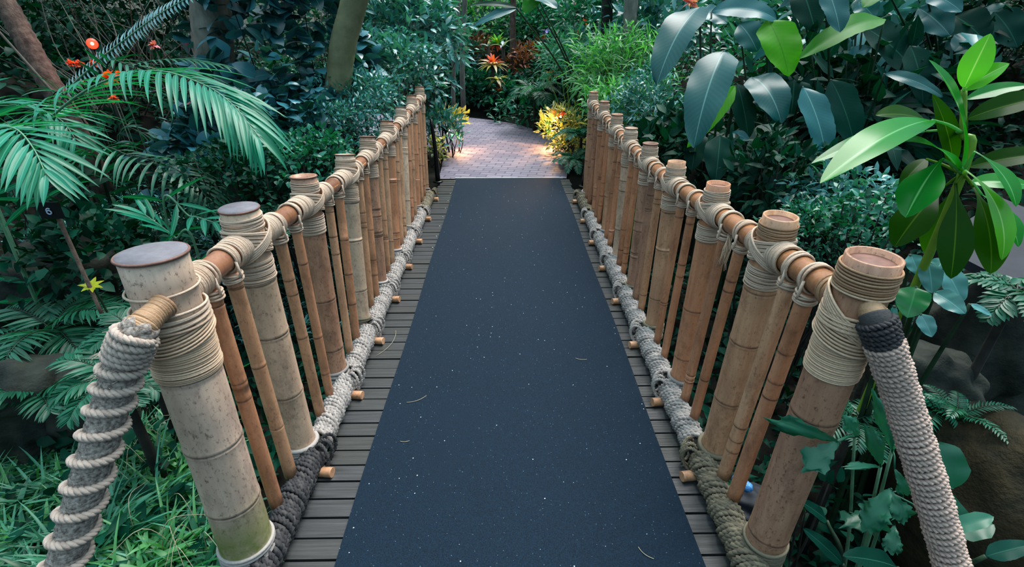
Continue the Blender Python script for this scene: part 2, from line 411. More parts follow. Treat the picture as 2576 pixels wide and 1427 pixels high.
M['bark_grey'] = plain('grey_bark', (88, 90, 84), (134, 132, 122), 12, .85, .8, .2, .01, (1, 1, .3))
M['bark_dark'] = plain('dark_bark', (26, 28, 26), (48, 46, 42), 10, .85, .6)
M['stem'] = plain('dark_green_stem', (20, 40, 28), (40, 66, 44), 10, .5, .1)
M['stem_lime'] = plain('yellow_green_stem', (120, 160, 50), (96, 140, 48), 10, .4, .1)
M['stem_pale'] = plain('pale_green_stem', (108, 150, 120), (70, 120, 90), 10, .4, .1)
M['twig'] = plain('dry_twig', (90, 88, 78), (60, 58, 52), 10, .8, .2)
M['black'] = plain('black_paint', (12, 13, 14), (18, 19, 20), 10, .35, .1)
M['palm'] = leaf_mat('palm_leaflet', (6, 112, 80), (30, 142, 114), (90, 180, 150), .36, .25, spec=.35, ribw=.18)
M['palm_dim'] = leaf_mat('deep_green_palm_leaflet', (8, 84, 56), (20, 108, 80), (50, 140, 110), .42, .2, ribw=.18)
M['cycad'] = leaf_mat('silvery_leaflet', (176, 216, 222), (130, 186, 190), None, .3, .15)
M['fern'] = leaf_mat('fern_leaflet', (6, 76, 52), (30, 116, 88), None, .42, .25)
M['fern_light'] = leaf_mat('light_fern_leaflet', (80, 164, 136), (56, 138, 112), None, .42, .25)
M['ivy'] = leaf_mat('dark_blue_green_leaf', (10, 52, 48), (60, 134, 150), (60, 120, 110), .3, .1)
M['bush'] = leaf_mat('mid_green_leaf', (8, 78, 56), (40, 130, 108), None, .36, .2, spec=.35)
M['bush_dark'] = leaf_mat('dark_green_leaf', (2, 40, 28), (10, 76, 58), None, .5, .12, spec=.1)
M['bush_blue'] = leaf_mat('blue_green_leaf', (20, 96, 92), (84, 160, 160), None, .3, .15)
M['grass'] = leaf_mat('green_grass_blade', (8, 88, 54), (96, 176, 146), None, .4, .3)
M['grass_lime'] = leaf_mat('bright_grass_blade', (30, 116, 56), (112, 186, 122), None, .4, .35)
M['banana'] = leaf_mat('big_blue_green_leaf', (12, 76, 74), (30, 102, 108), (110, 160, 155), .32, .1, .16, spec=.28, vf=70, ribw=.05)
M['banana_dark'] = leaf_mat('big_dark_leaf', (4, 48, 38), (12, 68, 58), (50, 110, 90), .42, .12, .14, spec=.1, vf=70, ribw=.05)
M['banana_lime'] = leaf_mat('big_bright_green_leaf', (72, 168, 20), (92, 184, 30), (50, 130, 20), .45, .55, .05, spec=.2, vf=44, ribw=.05)
M['banana_green'] = leaf_mat('big_green_leaf', (24, 110, 30), (52, 136, 30), (40, 110, 40), .45, .35, .05, spec=.15, vf=44, ribw=.05)
M['drac'] = leaf_mat('glossy_green_leaf', (12, 118, 40), (34, 142, 34), (130, 200, 130), .2, .3, 0, spec=.28, ribw=.07)
M['drac_olive'] = leaf_mat('olive_green_leaf', (22, 70, 4), (44, 92, 8), (96, 130, 40), .28, .5, 0, spec=.1, ribw=.06)
M['drac_lime'] = leaf_mat('bright_glossy_leaf', (88, 180, 44), (110, 196, 60), (190, 230, 150), .2, .35, 0, ribw=.07)
M['philo'] = leaf_mat('arrow_leaf', (40, 104, 96), (84, 150, 152), (120, 180, 180), .3, .12, .2, vf=14, ribw=.06)
M['philo_green'] = leaf_mat('round_green_leaf', (16, 104, 52), (24, 118, 60), (60, 140, 90), .3, .2, .2, vf=8)
M['fish'] = leaf_mat('fishtail_leaf', (20, 92, 66), (40, 118, 92), None, .36, .22)
M['croton'] = leaf_mat('variegated_leaf', (40, 110, 70), (214, 190, 96), None, .35, .25, spots=(240, 222, 160))
M['croton_y'] = leaf_mat('yellow_leaf', (226, 190, 40), (250, 226, 120), None, .4, .3)
M['red'] = leaf_mat('red_petal', (220, 60, 40), (236, 110, 70), None, .45, .35)
M['orange'] = leaf_mat('orange_petal', (250, 92, 26), (255, 120, 40), None, .45, .4)
M['cream'] = leaf_mat('cream_bract', (220, 190, 160), (240, 220, 190), None, .45, .3)
M['pink'] = leaf_mat('pink_petal', (222, 110, 130), (236, 150, 160), None, .45, .3)
M['purple'] = leaf_mat('purple_petal', (96, 90, 190), (120, 116, 210), None, .45, .3)
M['starflower'] = leaf_mat('yellow_bract', (190, 190, 20), (214, 220, 50), None, .45, .4)
M['brown_leaf'] = leaf_mat('reddish_brown_leaf', (84, 44, 26), (150, 84, 44), None, .5, .2)
M['white_leaf'] = leaf_mat('pale_grey_leaf', (200, 205, 215), (170, 180, 200), None, .4, .2)
M['straw'] = plain('straw', (176, 168, 140), (150, 140, 110), 10, .6, .1)

def planks_mat():
    m = NT('wet_dark_planks'); a, b, r = m.attr(); n = m.noise(1, m.obj((3, 70, 10)), 5, .6)
    c = m.mix(m.ramp(n, [(.3, (0, 0, 0, 1)), (.7, (1, 1, 1, 1))]), s2l((24, 28, 30)), s2l((64, 66, 70)))
    c = m.mix(m.math('MULTIPLY', r, .5), c, s2l((46, 48, 40))); m.bump(n, .5, .004)
    return m.set(c, .42, .5)
def mat_mat():
    m = NT('black_rubber_mat'); n = m.noise(320, m.obj(), 2, .6); big = m.noise(2.2, m.obj(), 3)
    v = m.n('ShaderNodeTexVoronoi'); v.inputs['Scale'].default_value = 26; m.l(m.obj(), v.inputs['Vector'])
    v2 = m.n('ShaderNodeTexVoronoi'); v2.inputs['Scale'].default_value = 90; m.l(m.obj(), v2.inputs['Vector'])
    gate = m.n('ShaderNodeSeparateColor'); m.l(v.outputs['Color'], gate.inputs[0])
    gate2 = m.n('ShaderNodeSeparateColor'); m.l(v2.outputs['Color'], gate2.inputs[0])
    sp = m.math('MULTIPLY', m.math('LESS_THAN', v.outputs['Distance'], .06), m.math('GREATER_THAN', gate.outputs[0], .62))
    sp2 = m.math('MULTIPLY', m.math('LESS_THAN', v2.outputs['Distance'], .12), m.math('GREATER_THAN', gate2.outputs[0], .75))
    c = m.mix(m.ramp(n, [(.35, (0, 0, 0, 1)), (.65, (1, 1, 1, 1))]), s2l((3, 12, 22)), s2l((16, 40, 58)))
    c = m.mix(m.math('MULTIPLY', big, .4), c, s2l((8, 36, 54)))
    c = m.mix(m.math('MULTIPLY', sp2, .6), c, s2l((120, 150, 165))); c = m.mix(sp, c, s2l((190, 205, 215)))
    m.bump(n, .8, .004); return m.set(c, .75, .18)
def brick_mat():
    m = NT('brick_paving'); b = m.n('ShaderNodeTexBrick'); mp = m.n('ShaderNodeMapping'); mp.inputs['Rotation'].default_value = (0, 0, .18)
    m.l(m.n('ShaderNodeTexCoord').outputs['Object'], mp.inputs[0]); m.l(mp.outputs[0], b.inputs[0])
    b.inputs['Scale'].default_value = 1; b.inputs['Brick Width'].default_value = .2; b.inputs['Row Height'].default_value = .1
    b.inputs['Mortar Size'].default_value = .009; b.inputs['Bias'].default_value = 0
    b.inputs['Color1'].default_value = s2l((104, 102, 122)); b.inputs['Color2'].default_value = s2l((140, 132, 146)); b.inputs['Mortar'].default_value = s2l((78, 76, 90))
    n = m.noise(12, m.obj(), 5); c = m.mix(m.math('MULTIPLY', n, .4), b.outputs['Color'], s2l((96, 92, 108)))
    m.bump(m.math('SUBTRACT', n, b.outputs['Fac']), .5, .008); return m.set(c, .6, .4)
M['planks'] = planks_mat(); M['mat'] = mat_mat(); M['brick'] = brick_mat()
M['metal'] = plain('pale_metal', (176, 178, 180), (150, 152, 156), 30, .35, .1)
M['siding'] = plain('pale_siding', (206, 190, 168), (186, 170, 150), 4, .7, .2)
M['blue_foil'] = plain('blue_bottle_plastic', (40, 110, 190), (120, 190, 240), 60, .2, .6)
def emit(name, col, st):
    m = NT(name); m.b.inputs['Emission Color'].default_value = col; m.b.inputs['Emission Strength'].default_value = st
    return m.set(col, .4)
M['lamp_red'] = emit('red_glowing_lens', (1, .02, .008, 1), 3.5); M['lamp_core'] = emit('hot_bulb', (1, .5, .3, 1), 5)
M['lamp_warm'] = emit('warm_glowing_lens', (1, .72, .40, 1), 14)
M['sign'] = plain('black_sign_board', (8, 10, 12), (14, 16, 18), 10, .5, .1)
M['white'] = plain('white_sign_paint', (200, 212, 240), (190, 204, 236), 10, .5, .0)

# ------------------------------------------------------------------ ground, path, deck
def build_ground():
    xs = np.linspace(-16, 16, 200); ys = np.linspace(-3, 19, 150); X, Y = np.meshgrid(xs, ys)
    Z = terrain(X, Y); q = grid_quads(len(ys), len(xs), False)
    tag(MB().add(np.stack([X, Y, Z], -1), q).build('ground', M['soil']), kind='structure')
def build_path():
    Lb = spline([(-.80, 5.86, 0), (-.84, 6.6, 0), (-.95, 7.4, 0), (-1.7, 8.1, 0), (-3.0, 8.5, 0), (-4.5, 8.7, 0)], 40)
    Rb = spline([(.74, 5.86, 0), (.86, 6.7, 0), (.86, 7.7, 0), (.55, 9.1, 0), (-.3, 10.2, 0), (-1.6, 10.75, 0), (-4.5, 10.9, 0)], 40)
    v = np.stack([Lb-[0, 0, .08], Lb, Rb, Rb-[0, 0, .08]], 1); v[:, 1:3, 2] = 0.0
    tag(MB().add(v, grid_quads(40, 4, False)).build('path', M['brick'], smooth=False), kind='structure')
def build_deck():
    mb = MB(); y = .25
    while y < 5.8:
        w = .082; jx = random.uniform(-.012, .012); z = random.uniform(-.003, .002)
        box(mb, (-.765+jx, y, -.045), (.765+jx, y+w-.009, z-.002), (0, 0, random.random())); y += w
    t = Thing('bridge_deck', (0, 3, 0), 'narrow footbridge deck of dark wet wooden cross planks under the mat', 'bridge deck')
    t.part(mb, 'planks', M['planks'], smooth=False)
    b = MB()
    for x in (-.7, 0, .7): box(b, (x-.06, .2, -.22), (x+.06, 5.85, -.0452))
    t.part(b, 'joists', M['bark_dark'], smooth=False)
    # mat
    m = MB(); n = 60; ys = np.linspace(.25, 5.84, n)
    rows = []
    for yy in ys:
        j = .004*math.sin(yy*3.1)
        rows.append([(-.577+j, yy, .0), (-.577+j, yy, .010), (-.30, yy, .0115+.001*math.sin(yy*5)), (.04, yy, .011), (.36, yy, .0115), (.660+j, yy, .010), (.660+j, yy, .0)])
    m.add(np.array(rows), grid_quads(n, 7, False)); q = np.array([[0, 1, 5, 6], [1, 2, 4, 5]]); 
    o = m.build('rubber_mat', M['mat'], smooth=False); tag(o, 'long black rubber anti-slip mat flecked with white running down the deck', 'mat')
    s = MB(); box(s, (-.60, 5.84, .0), (.70, 5.872, .013))
    tag(s.build('threshold_strip', M['metal'], smooth=False), 'pale metal threshold strip between the black mat and the brick path', 'threshold')
    # row of fixing studs on the far left edge of the mat
    for i in range(9):
        u = i/8; p = (-.60-.0*u, 5.75-2.0*u, 0)
        b = MB(); tube(b, [(p[0], p[1], -.002), (p[0], p[1], .004)], [.006, .005], 8)
        tag(b.build('fixing_stud', M['metal']), 'small pale fixing stud in the row along the far left edge of the mat', 'stud', 'fixing studs beside the mat')
    for (px, py, a, L, lab) in [(1050, 1008, .5, .05, 'short curved straw lying on the left part of the black mat'),
                                (985, 860, 1.35, .13, 'long pale bent straw lying across the planks left of the mat'),
                                (1018, 1112, .05, .02, 'tiny pale leaf scrap lying near the left edge of the mat'),
                                (1462, 905, -.2, .03, 'short straw lying on the right half of the mat'),
                                (1622, 1395, -.8, .03, 'pale straw on the mat close to its near right edge')]:
        c = onz(px, py, .014); th = np.linspace(-1, 1, 12)
        pts = np.stack([c[0]+L*th*math.cos(a)-.25*L*(th**2)*math.sin(a), c[1]+L*th*math.sin(a)+.25*L*th**2*math.cos(a), np.full(12, .0145 if px != 985 else .004)], -1)
        tag(tube(MB(), pts, .0012, 5).build('straw', M['straw']), lab, 'straw')
build_ground(); build_path(); build_deck()

# ------------------------------------------------------------------ railings
def build_railing(side):
    S = -1 if side == 'left' else 1
    X0 = -.85 if S < 0 else .845
    if S < 0:
        tops = [(382, 637), (601, 523), (763, 442), (867, 388), (924, 343), (973, 304), (1008, 270), (1035, 240), (1055, 218)]
        baseY = [1.05, 1.52, 1.99, 2.46, 2.95, 3.45, 3.95, 4.50, 5.10]
        rad = [.076, .059, .053, .049, .046, .046, .043, .043, .043]
        mats = ['bam_moss', 'bam_pale', 'bam_brown', 'bam_pale', 'bam_brown', 'bam_orange', 'bam_pale', 'bam_orange', 'bam_tan']
    else:
        tops = [(2200, 645), (1965, 543), (1808, 461), (1703, 406), (1637, 360), (1588, 322), (1553, 287), (1521, 255), (1494, 231)]
        baseY = [1.05, 1.48, 1.92, 2.40, 2.90, 3.40, 3.90, 4.42, 5.00]
        rad = [.060, .052, .046, .044, .043, .042, .041, .040, .040]
        mats = ['bam_brown', 'bam_tan', 'bam_orange', 'bam_tan', 'bam_brown', 'bam_pale', 'bam_tan', 'bam_orange', 'bam_tan']
    t = Thing('bamboo_railing', (X0, 3, 0), f'{side} handrail of the footbridge, upright bamboo poles lashed with rope', 'railing')
    TP = []; BP = []
    for (px, py), Y in zip(tops, baseY):
        p = onX(px, py, X0); TP.append(p); BP.append(np.array([X0+S*.005, Y, -.14]))
    J = []
    for i, (T_, B_) in enumerate(zip(TP, BP)):
        A = nrm(T_-B_); L = np.linalg.norm(T_-B_); r = rad[i]
        nd = {0: (.35, .54, .735), 1: (.4, .62, .79), 2: (.3, .52, .80), 3: (.35, .6, .78)}.get(i, tuple(sorted(random.uniform(.15, .82) for _ in range(4))))
        if S > 0 and i == 0: nd = (.23, .63)
        hollow = .12 if (S > 0 and i in (0, 1, 2)) or (S < 0 and i == 2) else (.05 if i < 2 else .08)
        po = t.part(culm(MB(), B_, T_, r, nd, seg=40 if i < 3 else 26, hollow=hollow, taper=.04), 'post', M[mats[i]],
                    label={('left', 0): 'thick nearest post, pale with green moss low down', ('left', 2): 'brown mottled post', ('right', 0): 'nearest post of the right railing, hollow top'}.get((side, i)))
        # cut end
        dz = -.014 if hollow > .06 else -.001
        cm = MB(); U, V, _ = frame(A); th = np.arange(24)*2*np.pi/24; c = T_+A*(dz-.003)
        rr = r*(1-hollow)*.985; rr = r*1.012 if hollow < .06 else rr
        cc = c + rr*(np.cos(th)[:, None]*U+np.sin(th)[:, None]*V)
        top = c + A*.007*(1 if hollow < .06 else .3); c2 = top + rr*.97*(np.cos(th)[:, None]*U+np.sin(th)[:, None]*V)
        j = np.arange(24); k = (j+1) % 24
        cm.add(np.concatenate([cc, c2, top[None]]), np.stack([j, k, k+24, j+24], -1), np.stack([j+24, k+24, np.full(24, 48)], -1))
        t.part(cm, 'cut_end', M['cap_grey'] if (S < 0 and i != 2) or i > 3 else M['cap_brown'], po)
        if hollow < .06 or S < 0 or i > 3:
            rm = MB(); rings(rm, T_-A*.004, T_-A*.001, r*1.0, .0035, n=1, seg=36, tilt=.0); t.part(rm, 'rim', M['cap_brown'], po)
        drop = .115 if i else (.135 if S < 0 else .13)
        jc = T_ - A*drop; J.append(jc)
        cdm = {True: 'cord', False: 'cord'}[True]
        inward = np.array([-S, 0, 0.])
        JDIR = np.array([0, 1., .0]) if i == 0 else J[i]-J[i-1]
        # bindings (sub-parts of the post)
        b = MB(); cr = .0034
        if i == 0:
            rings(b, jc-A*.075, jc-A*.20, r+cr*.8, cr*.95, jit=.12, seg=48, tilt=.014)
            if S > 0: pass
            for q in range(6): loop_tilt(b, jc-A*(.045+.009*q), A, inward*.3+np.array([0, 1., 0]), r+.006+.001*q, cr, .25*(-1)**0, 48)
            t.part(b, 'cord_binding', M['cord_cream'], po)
            b = MB(); rings(b, jc-A*.002, jc-A*.052, r+.008, cr*1.2, n=6, jit=.35, seg=48, tilt=.05)
            t.part(b, 'cord_binding', M['cord'] if S < 0 else M['cord_cream'], po); b = MB()
            rings(b, jc+A*.045, jc+A*.047, r+.003, cr, n=1, tilt=.05, seg=48)
            t.part(b, 'cord_binding', M['cord'] if S < 0 else M['cord_cream'], po)
            if S > 0:
                b = MB(); rings(b, T_-A*.022, T_-A*.085, r+cr*.7, cr, jit=.2, seg=48); t.part(b, 'cord_binding', M['cord_tan'], po, label='copper coloured cord binding')
                b = MB()
                for q in range(5): loop_tilt(b, jc+A*(-.005-.008*q), A, np.array([-.6*S, .8, 0]), r+.008, cr, .75, 44)
                t.part(b, 'diagonal_lashing', M['cord_cream'], po)
        else:
            rings(b, jc-A*.055, jc-A*(.135 if S < 0 else .125), r+cr*.75, cr*.9, jit=.25, seg=32)
            t.part(b, 'cord_binding', M['cord'], po); b = MB()
            rings(b, jc+A*.045, T_-A*.024, r+cr*.6, cr*.85, jit=.3, seg=32)
            t.part(b, 'cord_binding', M['cord'] if not (S > 0 and i == 1) else M['cord_tan'], po)
            # rope packed round the crossing of rail and post
            b = MB()
            d_ = nrm(JDIR)
            for q in range(11): loop_tilt(b, jc+A*(.034-.0062*q), A, np.array([S*.15, -1, 0]), r+.009+.001*(q % 2), cr, .28+.05*(q % 2), 34)
            for q in range(5): loop_tilt(b, jc+A*(.012-.0068*q), A, np.array([-S*.4, .9, 0]), r+.015, cr*1.1, .62, 34)
            t.part(b, 'diagonal_lashing', M['cord'], po); b = MB()
            rings(b, jc-d_*(r*.7), jc-d_*(r*.7+.075), .0455, cr, jit=.35, seg=28, tilt=.05)
            t.part(b, 'rail_wrapping', M['cord'], po)
        # rope round the foot
        b = MB(); zf = .03
        foot = B_ + A*((zf-B_[2])/A[2])
        if i == 0: rings(b, foot-A*.06, foot+A*.09, r+.004, .006, jit=.5, seg=40, tilt=.06); t.part(b, 'rope_binding', M['rope_olive' if S > 0 else 'rope'], po)
        elif i < 9: rings(b, foot-A*.02, foot+A*.075, r+.008, .009, jit=.4, seg=28, tilt=.12); t.part(b, 'rope_binding', M['rope_olive'] if (i % 3 == 1 and S > 0) or (i == 3) else M['rope'], po)
    # handrail
    rr = .037 if S < 0 else .037
    hr = MB()
    for i in range(8):
        a, b_ = J[i], J[i+1]; u = nrm(b_-a)
        culm(hr, a+u*rad[i]*(.5), b_-u*rad[i+1]*.3, rr*(1-.02*i), (.35,) if i % 2 else (.62,), seg=24)
    ho = t.part(hr, 'handrail', M['bam_rail'] if S < 0 else M['bam_rail2'])
    def gj(i, s): return J[i]+(J[i+1]-J[i])*s
    # bottom beam under rope
    bx = X0-S*.055
    bm = tube(MB(), [(bx, .9, .045), (bx, 5.15, .045)], .034, 12)
    t.part(bm, 'bottom_beam', M['bark_dark'])
    ncord = 0
    for i in range(8):
        a, b_ = J[i], J[i+1]; L = np.linalg.norm(b_-a); r_ = rr*(1-.02*i)
        s1, s2 = (.36, .64) if not (i == 0 and S > 0) else (.40, .62)
        w = MB()
        e0 = rad[i]*.8/L; e1 = 1-rad[i+1]*.8/L
        if S < 0:
            rings(w, gj(i, e0), gj(i, s1-.05), r_+.0065, .0037, jit=.3, seg=26); w2 = MB()
            rings(w2, gj(i, s2+.06), gj(i, e1), r_+.0065, .0037, jit=.3, seg=26)
        else:
            rings(w, gj(i, e0), gj(i, e0+.12), r_+.0035, .0034, jit=.3, seg=26); w2 = MB()
            rings(w2, gj(i, e1-.17), gj(i, e1), r_+.005, .0036, jit=.3, seg=26)
        for w_ in (w, w2): t.part(w_, 'rail_wrapping', M['cord'] if S < 0 else M['cord_tan'] if i == 0 else M['cord'], ho)
        for s in (s1, s2):
            jp = gj(i, s); yb = BP[i][1]+(BP[i+1][1]-BP[i][1])*s
            X_ = X0 - S*.012
            br = random.uniform(.0185, .0225) if not (i == 0) else .0235
            topb = np.array([X_, jp[1], jp[2]-r_-.004]); bot = np.array([X_-S*.012, yb, .085])
            m_ = random.choice(['bam_orange', 'bam_orange', 'bam_tan', 'bam_brown' if S > 0 else 'bam_tan'])
            bo = t.part(culm(MB(), bot, topb, br, tuple(sorted(random.uniform(.08, .95) for _ in range(3))), seg=18), 'baluster', M[m_])
            lb = MB(); ax = nrm(topb-bot); ua = nrm(b_-a)
            rings(lb, jp-ua*.012, jp+ua*.012, r_+.006, .004, n=4, jit=.4, seg=28, tilt=.12)
            rings(lb, topb-ax*.028, topb-ax*.002, br+.005, .004, n=4, jit=.5, seg=22, tilt=.15)
            # cord from the rail down to the baluster
            for q in (-1, 1):
                tube(lb, [jp+np.array([q*(r_+.004), -.012, .0]), topb+np.array([q*(br+.008), -.01, -.002]), topb-ax*.02+np.array([q*(br+.003), -.004, 0])], .0045, 6)
            t.part(lb, 'baluster_lashing', M['cord'], bo)
        # rope wound on the bottom beam
        y0, y1 = (BP[i][1]+rad[i]*.6 if i else .90), BP[i+1][1]-rad[i+1]*.6
        rb = MB(); turns = (y1-y0)/.060; n = int(turns*18)
        th = np.linspace(0, turns*2*np.pi, n)
        for ph in (0, 2.1, 4.2):
            R = .043+.004*np.sin(th*.37+ph+i)
            pts = np.stack([bx+R*np.cos(th+ph), np.linspace(y0, y1, n)+.006*np.sin(th*.5+i), .045+R*np.sin(th+ph)], -1)
            rope(rb, pts, .0135, 3, .045, 5)
        # a knotted hank beside every post
        yk = BP[i+1][1]
        for q in range(3):
            c = np.array([bx-S*.045, yk-.05+.03*q, .055]); th2 = np.linspace(0, 2*np.pi, 22)
            pts = c + np.stack([.03*np.cos(th2), .035*np.cos(th2)*(.6*q-.6)+.012*np.sin(th2), .048*np.sin(th2)], -1)
            rope(rb, pts, .009, 3, .03, 5)
        t.part(rb, 'bottom_rope', M['rope_dark'] if i == 0 and S < 0 else M['rope_olive'] if (i == 0 or i == 7) else M['rope'])
        st = MB(); culm(st, (bx-S*.01, yk-.085, .012), (bx-S*.095, yk-.10, .018), .021, (), seg=14)
        t.part(st, 'peg', M['bam_tan'])
    if S > 0:
        # frayed rope end hanging from the third post's near joint
        fm = MB(); c = gj(1, .55)
        for q in range(16):
            p0 = c+np.array([-.02, -.0, -.04])+RNG.normal(0, .006, 3)
            tube(fm, [p0, p0+[RNG.normal(0, .008), RNG.normal(0, .008), -.05], p0+[RNG.normal(0, .016), RNG.normal(0, .014), -random.uniform(.09, .14)]], .002, 4)
        t.part(fm, 'frayed_rope_end', M['cord_cream'])
    return J, TP, BP, rad
JL, TL, BL, RL = build_railing('left'); JR, TR, BR, RR = build_railing('right')

# ------------------------------------------------------------------ thick rope handrails leading away from the first posts
def rope_tail(t, c, R, mat):
    """the last stretch of the rope down to its ground peg"""
    e = c[-1]; d = nrm(c[-1]-c[-12]); g = float(terrain(e[0]+d[0]*.4, e[1]+d[1]*.4)); k = (g-e[2])/min(d[2], -.4)
    q = e + d*k; q[2] = g; pts = spline([e-d*.03, (e+q)/2+np.array([0, 0, -.03]), q], 60)
    tl = MB(); rope(tl, pts, R, 3, .08, 6); t.part(tl, 'rope_tail', M[mat])
    t.part(tube(MB(), [q+[0, 0, -.1], q+[0, 0, .12]], [.05, .05], 14), 'anchor_peg', M['bark_dark'])
def build_left_rope():
    P = [at(412, 768, 1.03), at(350, 830, .955), at(318, 900, .94), at(284, 1000, .91), at(246, 1130, .86), at(205, 1270, .81), at(165, 1410, .76), at(120, 1560, .70)]
    c = spline(P, 160); t = Thing('rope_handrail', (c[-1][0], c[-1][1], terrain(c[-1][0], c[-1][1])), 'thick grey rope handrail wound with a pale spiral cord, hanging left of the nearest post', 'rope handrail')
    rad = .037+.004*np.sin(np.linspace(0, 20, 160)); rad[:22] = np.linspace(.022, .024, 22); rad[22:34] = np.linspace(.026, .043, 12)
    core = MB(); rope(core, c[20:], .0365, 6, .09, 8)
    tube(core, c[18:], rad[18:]*.72, 16, rough=.02)
    t.part(core, 'core_rope', M['rope_core'])
    nk = MB()
    for k in range(0, 26, 2): rings(nk, c[k], c[k+1], .027-.003*math.sin(k*.2), .0055, n=2, seg=28, tilt=.1)
    tube(nk, c[:28], .023, 14); t.part(nk, 'bound_neck', M['cord_tan'])
    # spiral
    T = nrm(np.gradient(c, axis=0)); U = np.cross(T, [0, 1., 0]); U = nrm(U); V = np.cross(T, U)
    n = 1400; u = np.linspace(.165, 1, n); ii = u*159; i0 = np.clip(ii.astype(int), 0, 158); fr = (ii-i0)[:, None]
    cc = c[i0]*(1-fr)+c[i0+1]*fr; ph = np.cumsum(np.interp(u, [.16, .28, .31, 1], [36., 26., 13., 12.]))*2*np.pi/n
    R = .041
    pts = cc + R*(np.cos(ph)[:, None]*U[i0]+np.sin(ph)[:, None]*V[i0])
    sp = MB(); rope(sp, pts, .0104, 3, .034, 6); t.part(sp, 'spiral_cord', M['rope_pale'])
    rope_tail(t, c, .036, 'rope_core')
    fz = MB()
    for q in range(60):
        i = random.randint(30, 60); p = c[i]+nrm(RNG.normal(0, 1, 3))*.043; d = nrm(np.array([-1, -.2, -.3])+RNG.normal(0, .4, 3))
        tube(fz, [p, p+d*.015, p+d*.03+[0, 0, -.006]], .0008, 3)
    t.part(fz, 'loose_fibres', M['cord'])
def build_right_rope():
    P = [at(2176, 752, 1.01), at(2200, 796, .945), at(2232, 890, .925), at(2268, 1000, .92), at(2305, 1120, .88), at(2345, 1250, .84), at(2382, 1380, .80), at(2420, 1520, .75)]
    c = spline(P, 200); t = Thing('rope_handrail', (c[-1][0], c[-1][1], terrain(c[-1][0], c[-1][1])), 'thick pinkish grey coiled rope handrail hanging right of the nearest post', 'rope handrail')
    core = tube(MB(), c[26:], .031, 16); t.part(core, 'core', M['rope_dark'])
    nk = MB(); tube(nk, c[:30], .024, 18)
    rings(nk, c[2], c[30], .0245, .004, seg=28); t.part(nk, 'bound_neck', M['cord_tan'])
    T = nrm(np.gradient(c, axis=0)); U = nrm(np.cross(T, [0, 1., 0])); V = np.cross(T, U)
    L = np.linalg.norm(np.diff(c, axis=0), axis=1).sum(); turns = L*.88/.0165; n = int(turns*40)
    u = np.linspace(.165, 1, n); ii = u*199; i0 = np.clip(ii.astype(int), 0, 198); fr = (ii-i0)[:, None]
    cc = c[i0]*(1-fr)+c[i0+1]*fr; ph = (u-.165)/.835*turns*2*np.pi
    R = .034 + .0012*np.sin(ph*.21)
    pts = cc + R[:, None]*(np.cos(ph)[:, None]*U[i0]+np.sin(ph)[:, None]*V[i0])
    sp = MB(); k = int(n*.10); 
    rope(sp, pts[k:], .0092, 2, .019, 6); t.part(sp, 'coiled_rope', M['rope_coil'])
    rope_tail(t, c, .036, 'rope_coil')
    s2 = MB(); rope(s2, pts[:k], .0085, 2, .019, 6); t.part(s2, 'dark_coil', M['rope_dark'])
build_left_rope(); build_right_rope()

# ------------------------------------------------------------------ plants
def rot_dirs(n, el_lo, el_hi, az0=0, az1=360):
    az = np.radians(RNG.uniform(az0, az1, n)); el = np.radians(RNG.uniform(el_lo, el_hi, n))
    return np.stack([np.cos(el)*np.cos(az), np.cos(el)*np.sin(az), np.sin(el)], -1)
def upn(D, j=.3):
    return nrm(UP - D*np.sum(D*UP, -1, keepdims=True) + RNG.normal(0, j, D.shape))
def drop_stems(mb, ctr, base, n, r=.006):
    for q in range(n):
        a = base + np.array([RNG.normal(0, .05), RNG.normal(0, .05), 0]); b = ctr[q % len(ctr)]
        tube(mb, spline([a, (a+b)/2+RNG.normal(0, .04, 3), b], 8), np.linspace(r*1.4, r*.6, 8), 5)

def shrub(name, label, cat, px, py, Y, w, h, n, leafL, leafW, mat, kind='ovate', group=None, stem='bark_dark', clumps=None, depth=None, droop=.5, out=.7, shell=.35, nseg=3, wave=0.0, fold=.25, el=None):
    """a bush whose middle stands at that place; every leaf grows outward from it"""
    c = at(px, py, Y); g = float(terrain(c[0], c[1])); base = np.array([c[0], c[1], g-.02])
    t = Thing(name, base, label, cat, group)
    d = w if depth is None else depth
    D = nrm(RNG.normal(0, 1, (n, 3))); D[:, 2] = np.where(D[:, 2] < -.45, -D[:, 2], D[:, 2])
    rad = shell + (1-shell)*RNG.random(n)**.45
    lump = 1+.22*np.sin(D[:, 0]*5+px)*np.cos(D[:, 1]*6+py)+.12*np.sin(D[:, 2]*9+px)
    P = c + D*(rad*lump)[:, None]*np.array([w, d, h])
    dirs = nrm(D*out + RNG.normal(0, .55, (n, 3)) + np.array([0, 0, .10]))
    if el is not None: dirs[:, 2] += el; dirs = nrm(dirs)
    mb = MB(); leaves(mb, P, dirs, upn(dirs, .35), leafL*RNG.uniform(.6, 1.2, n), leafW*RNG.uniform(.7, 1.15, n), droop*RNG.uniform(.3, 1.6, n), kind, nseg, 3, fold, wave, None, RNG.normal(0, .35, n))
    t.part(mb, 'foliage', M[mat])
    st = MB(); drop_stems(st, P[:14], base, 10 if n > 150 else 5); t.part(st, 'stem', M[stem])
    return t
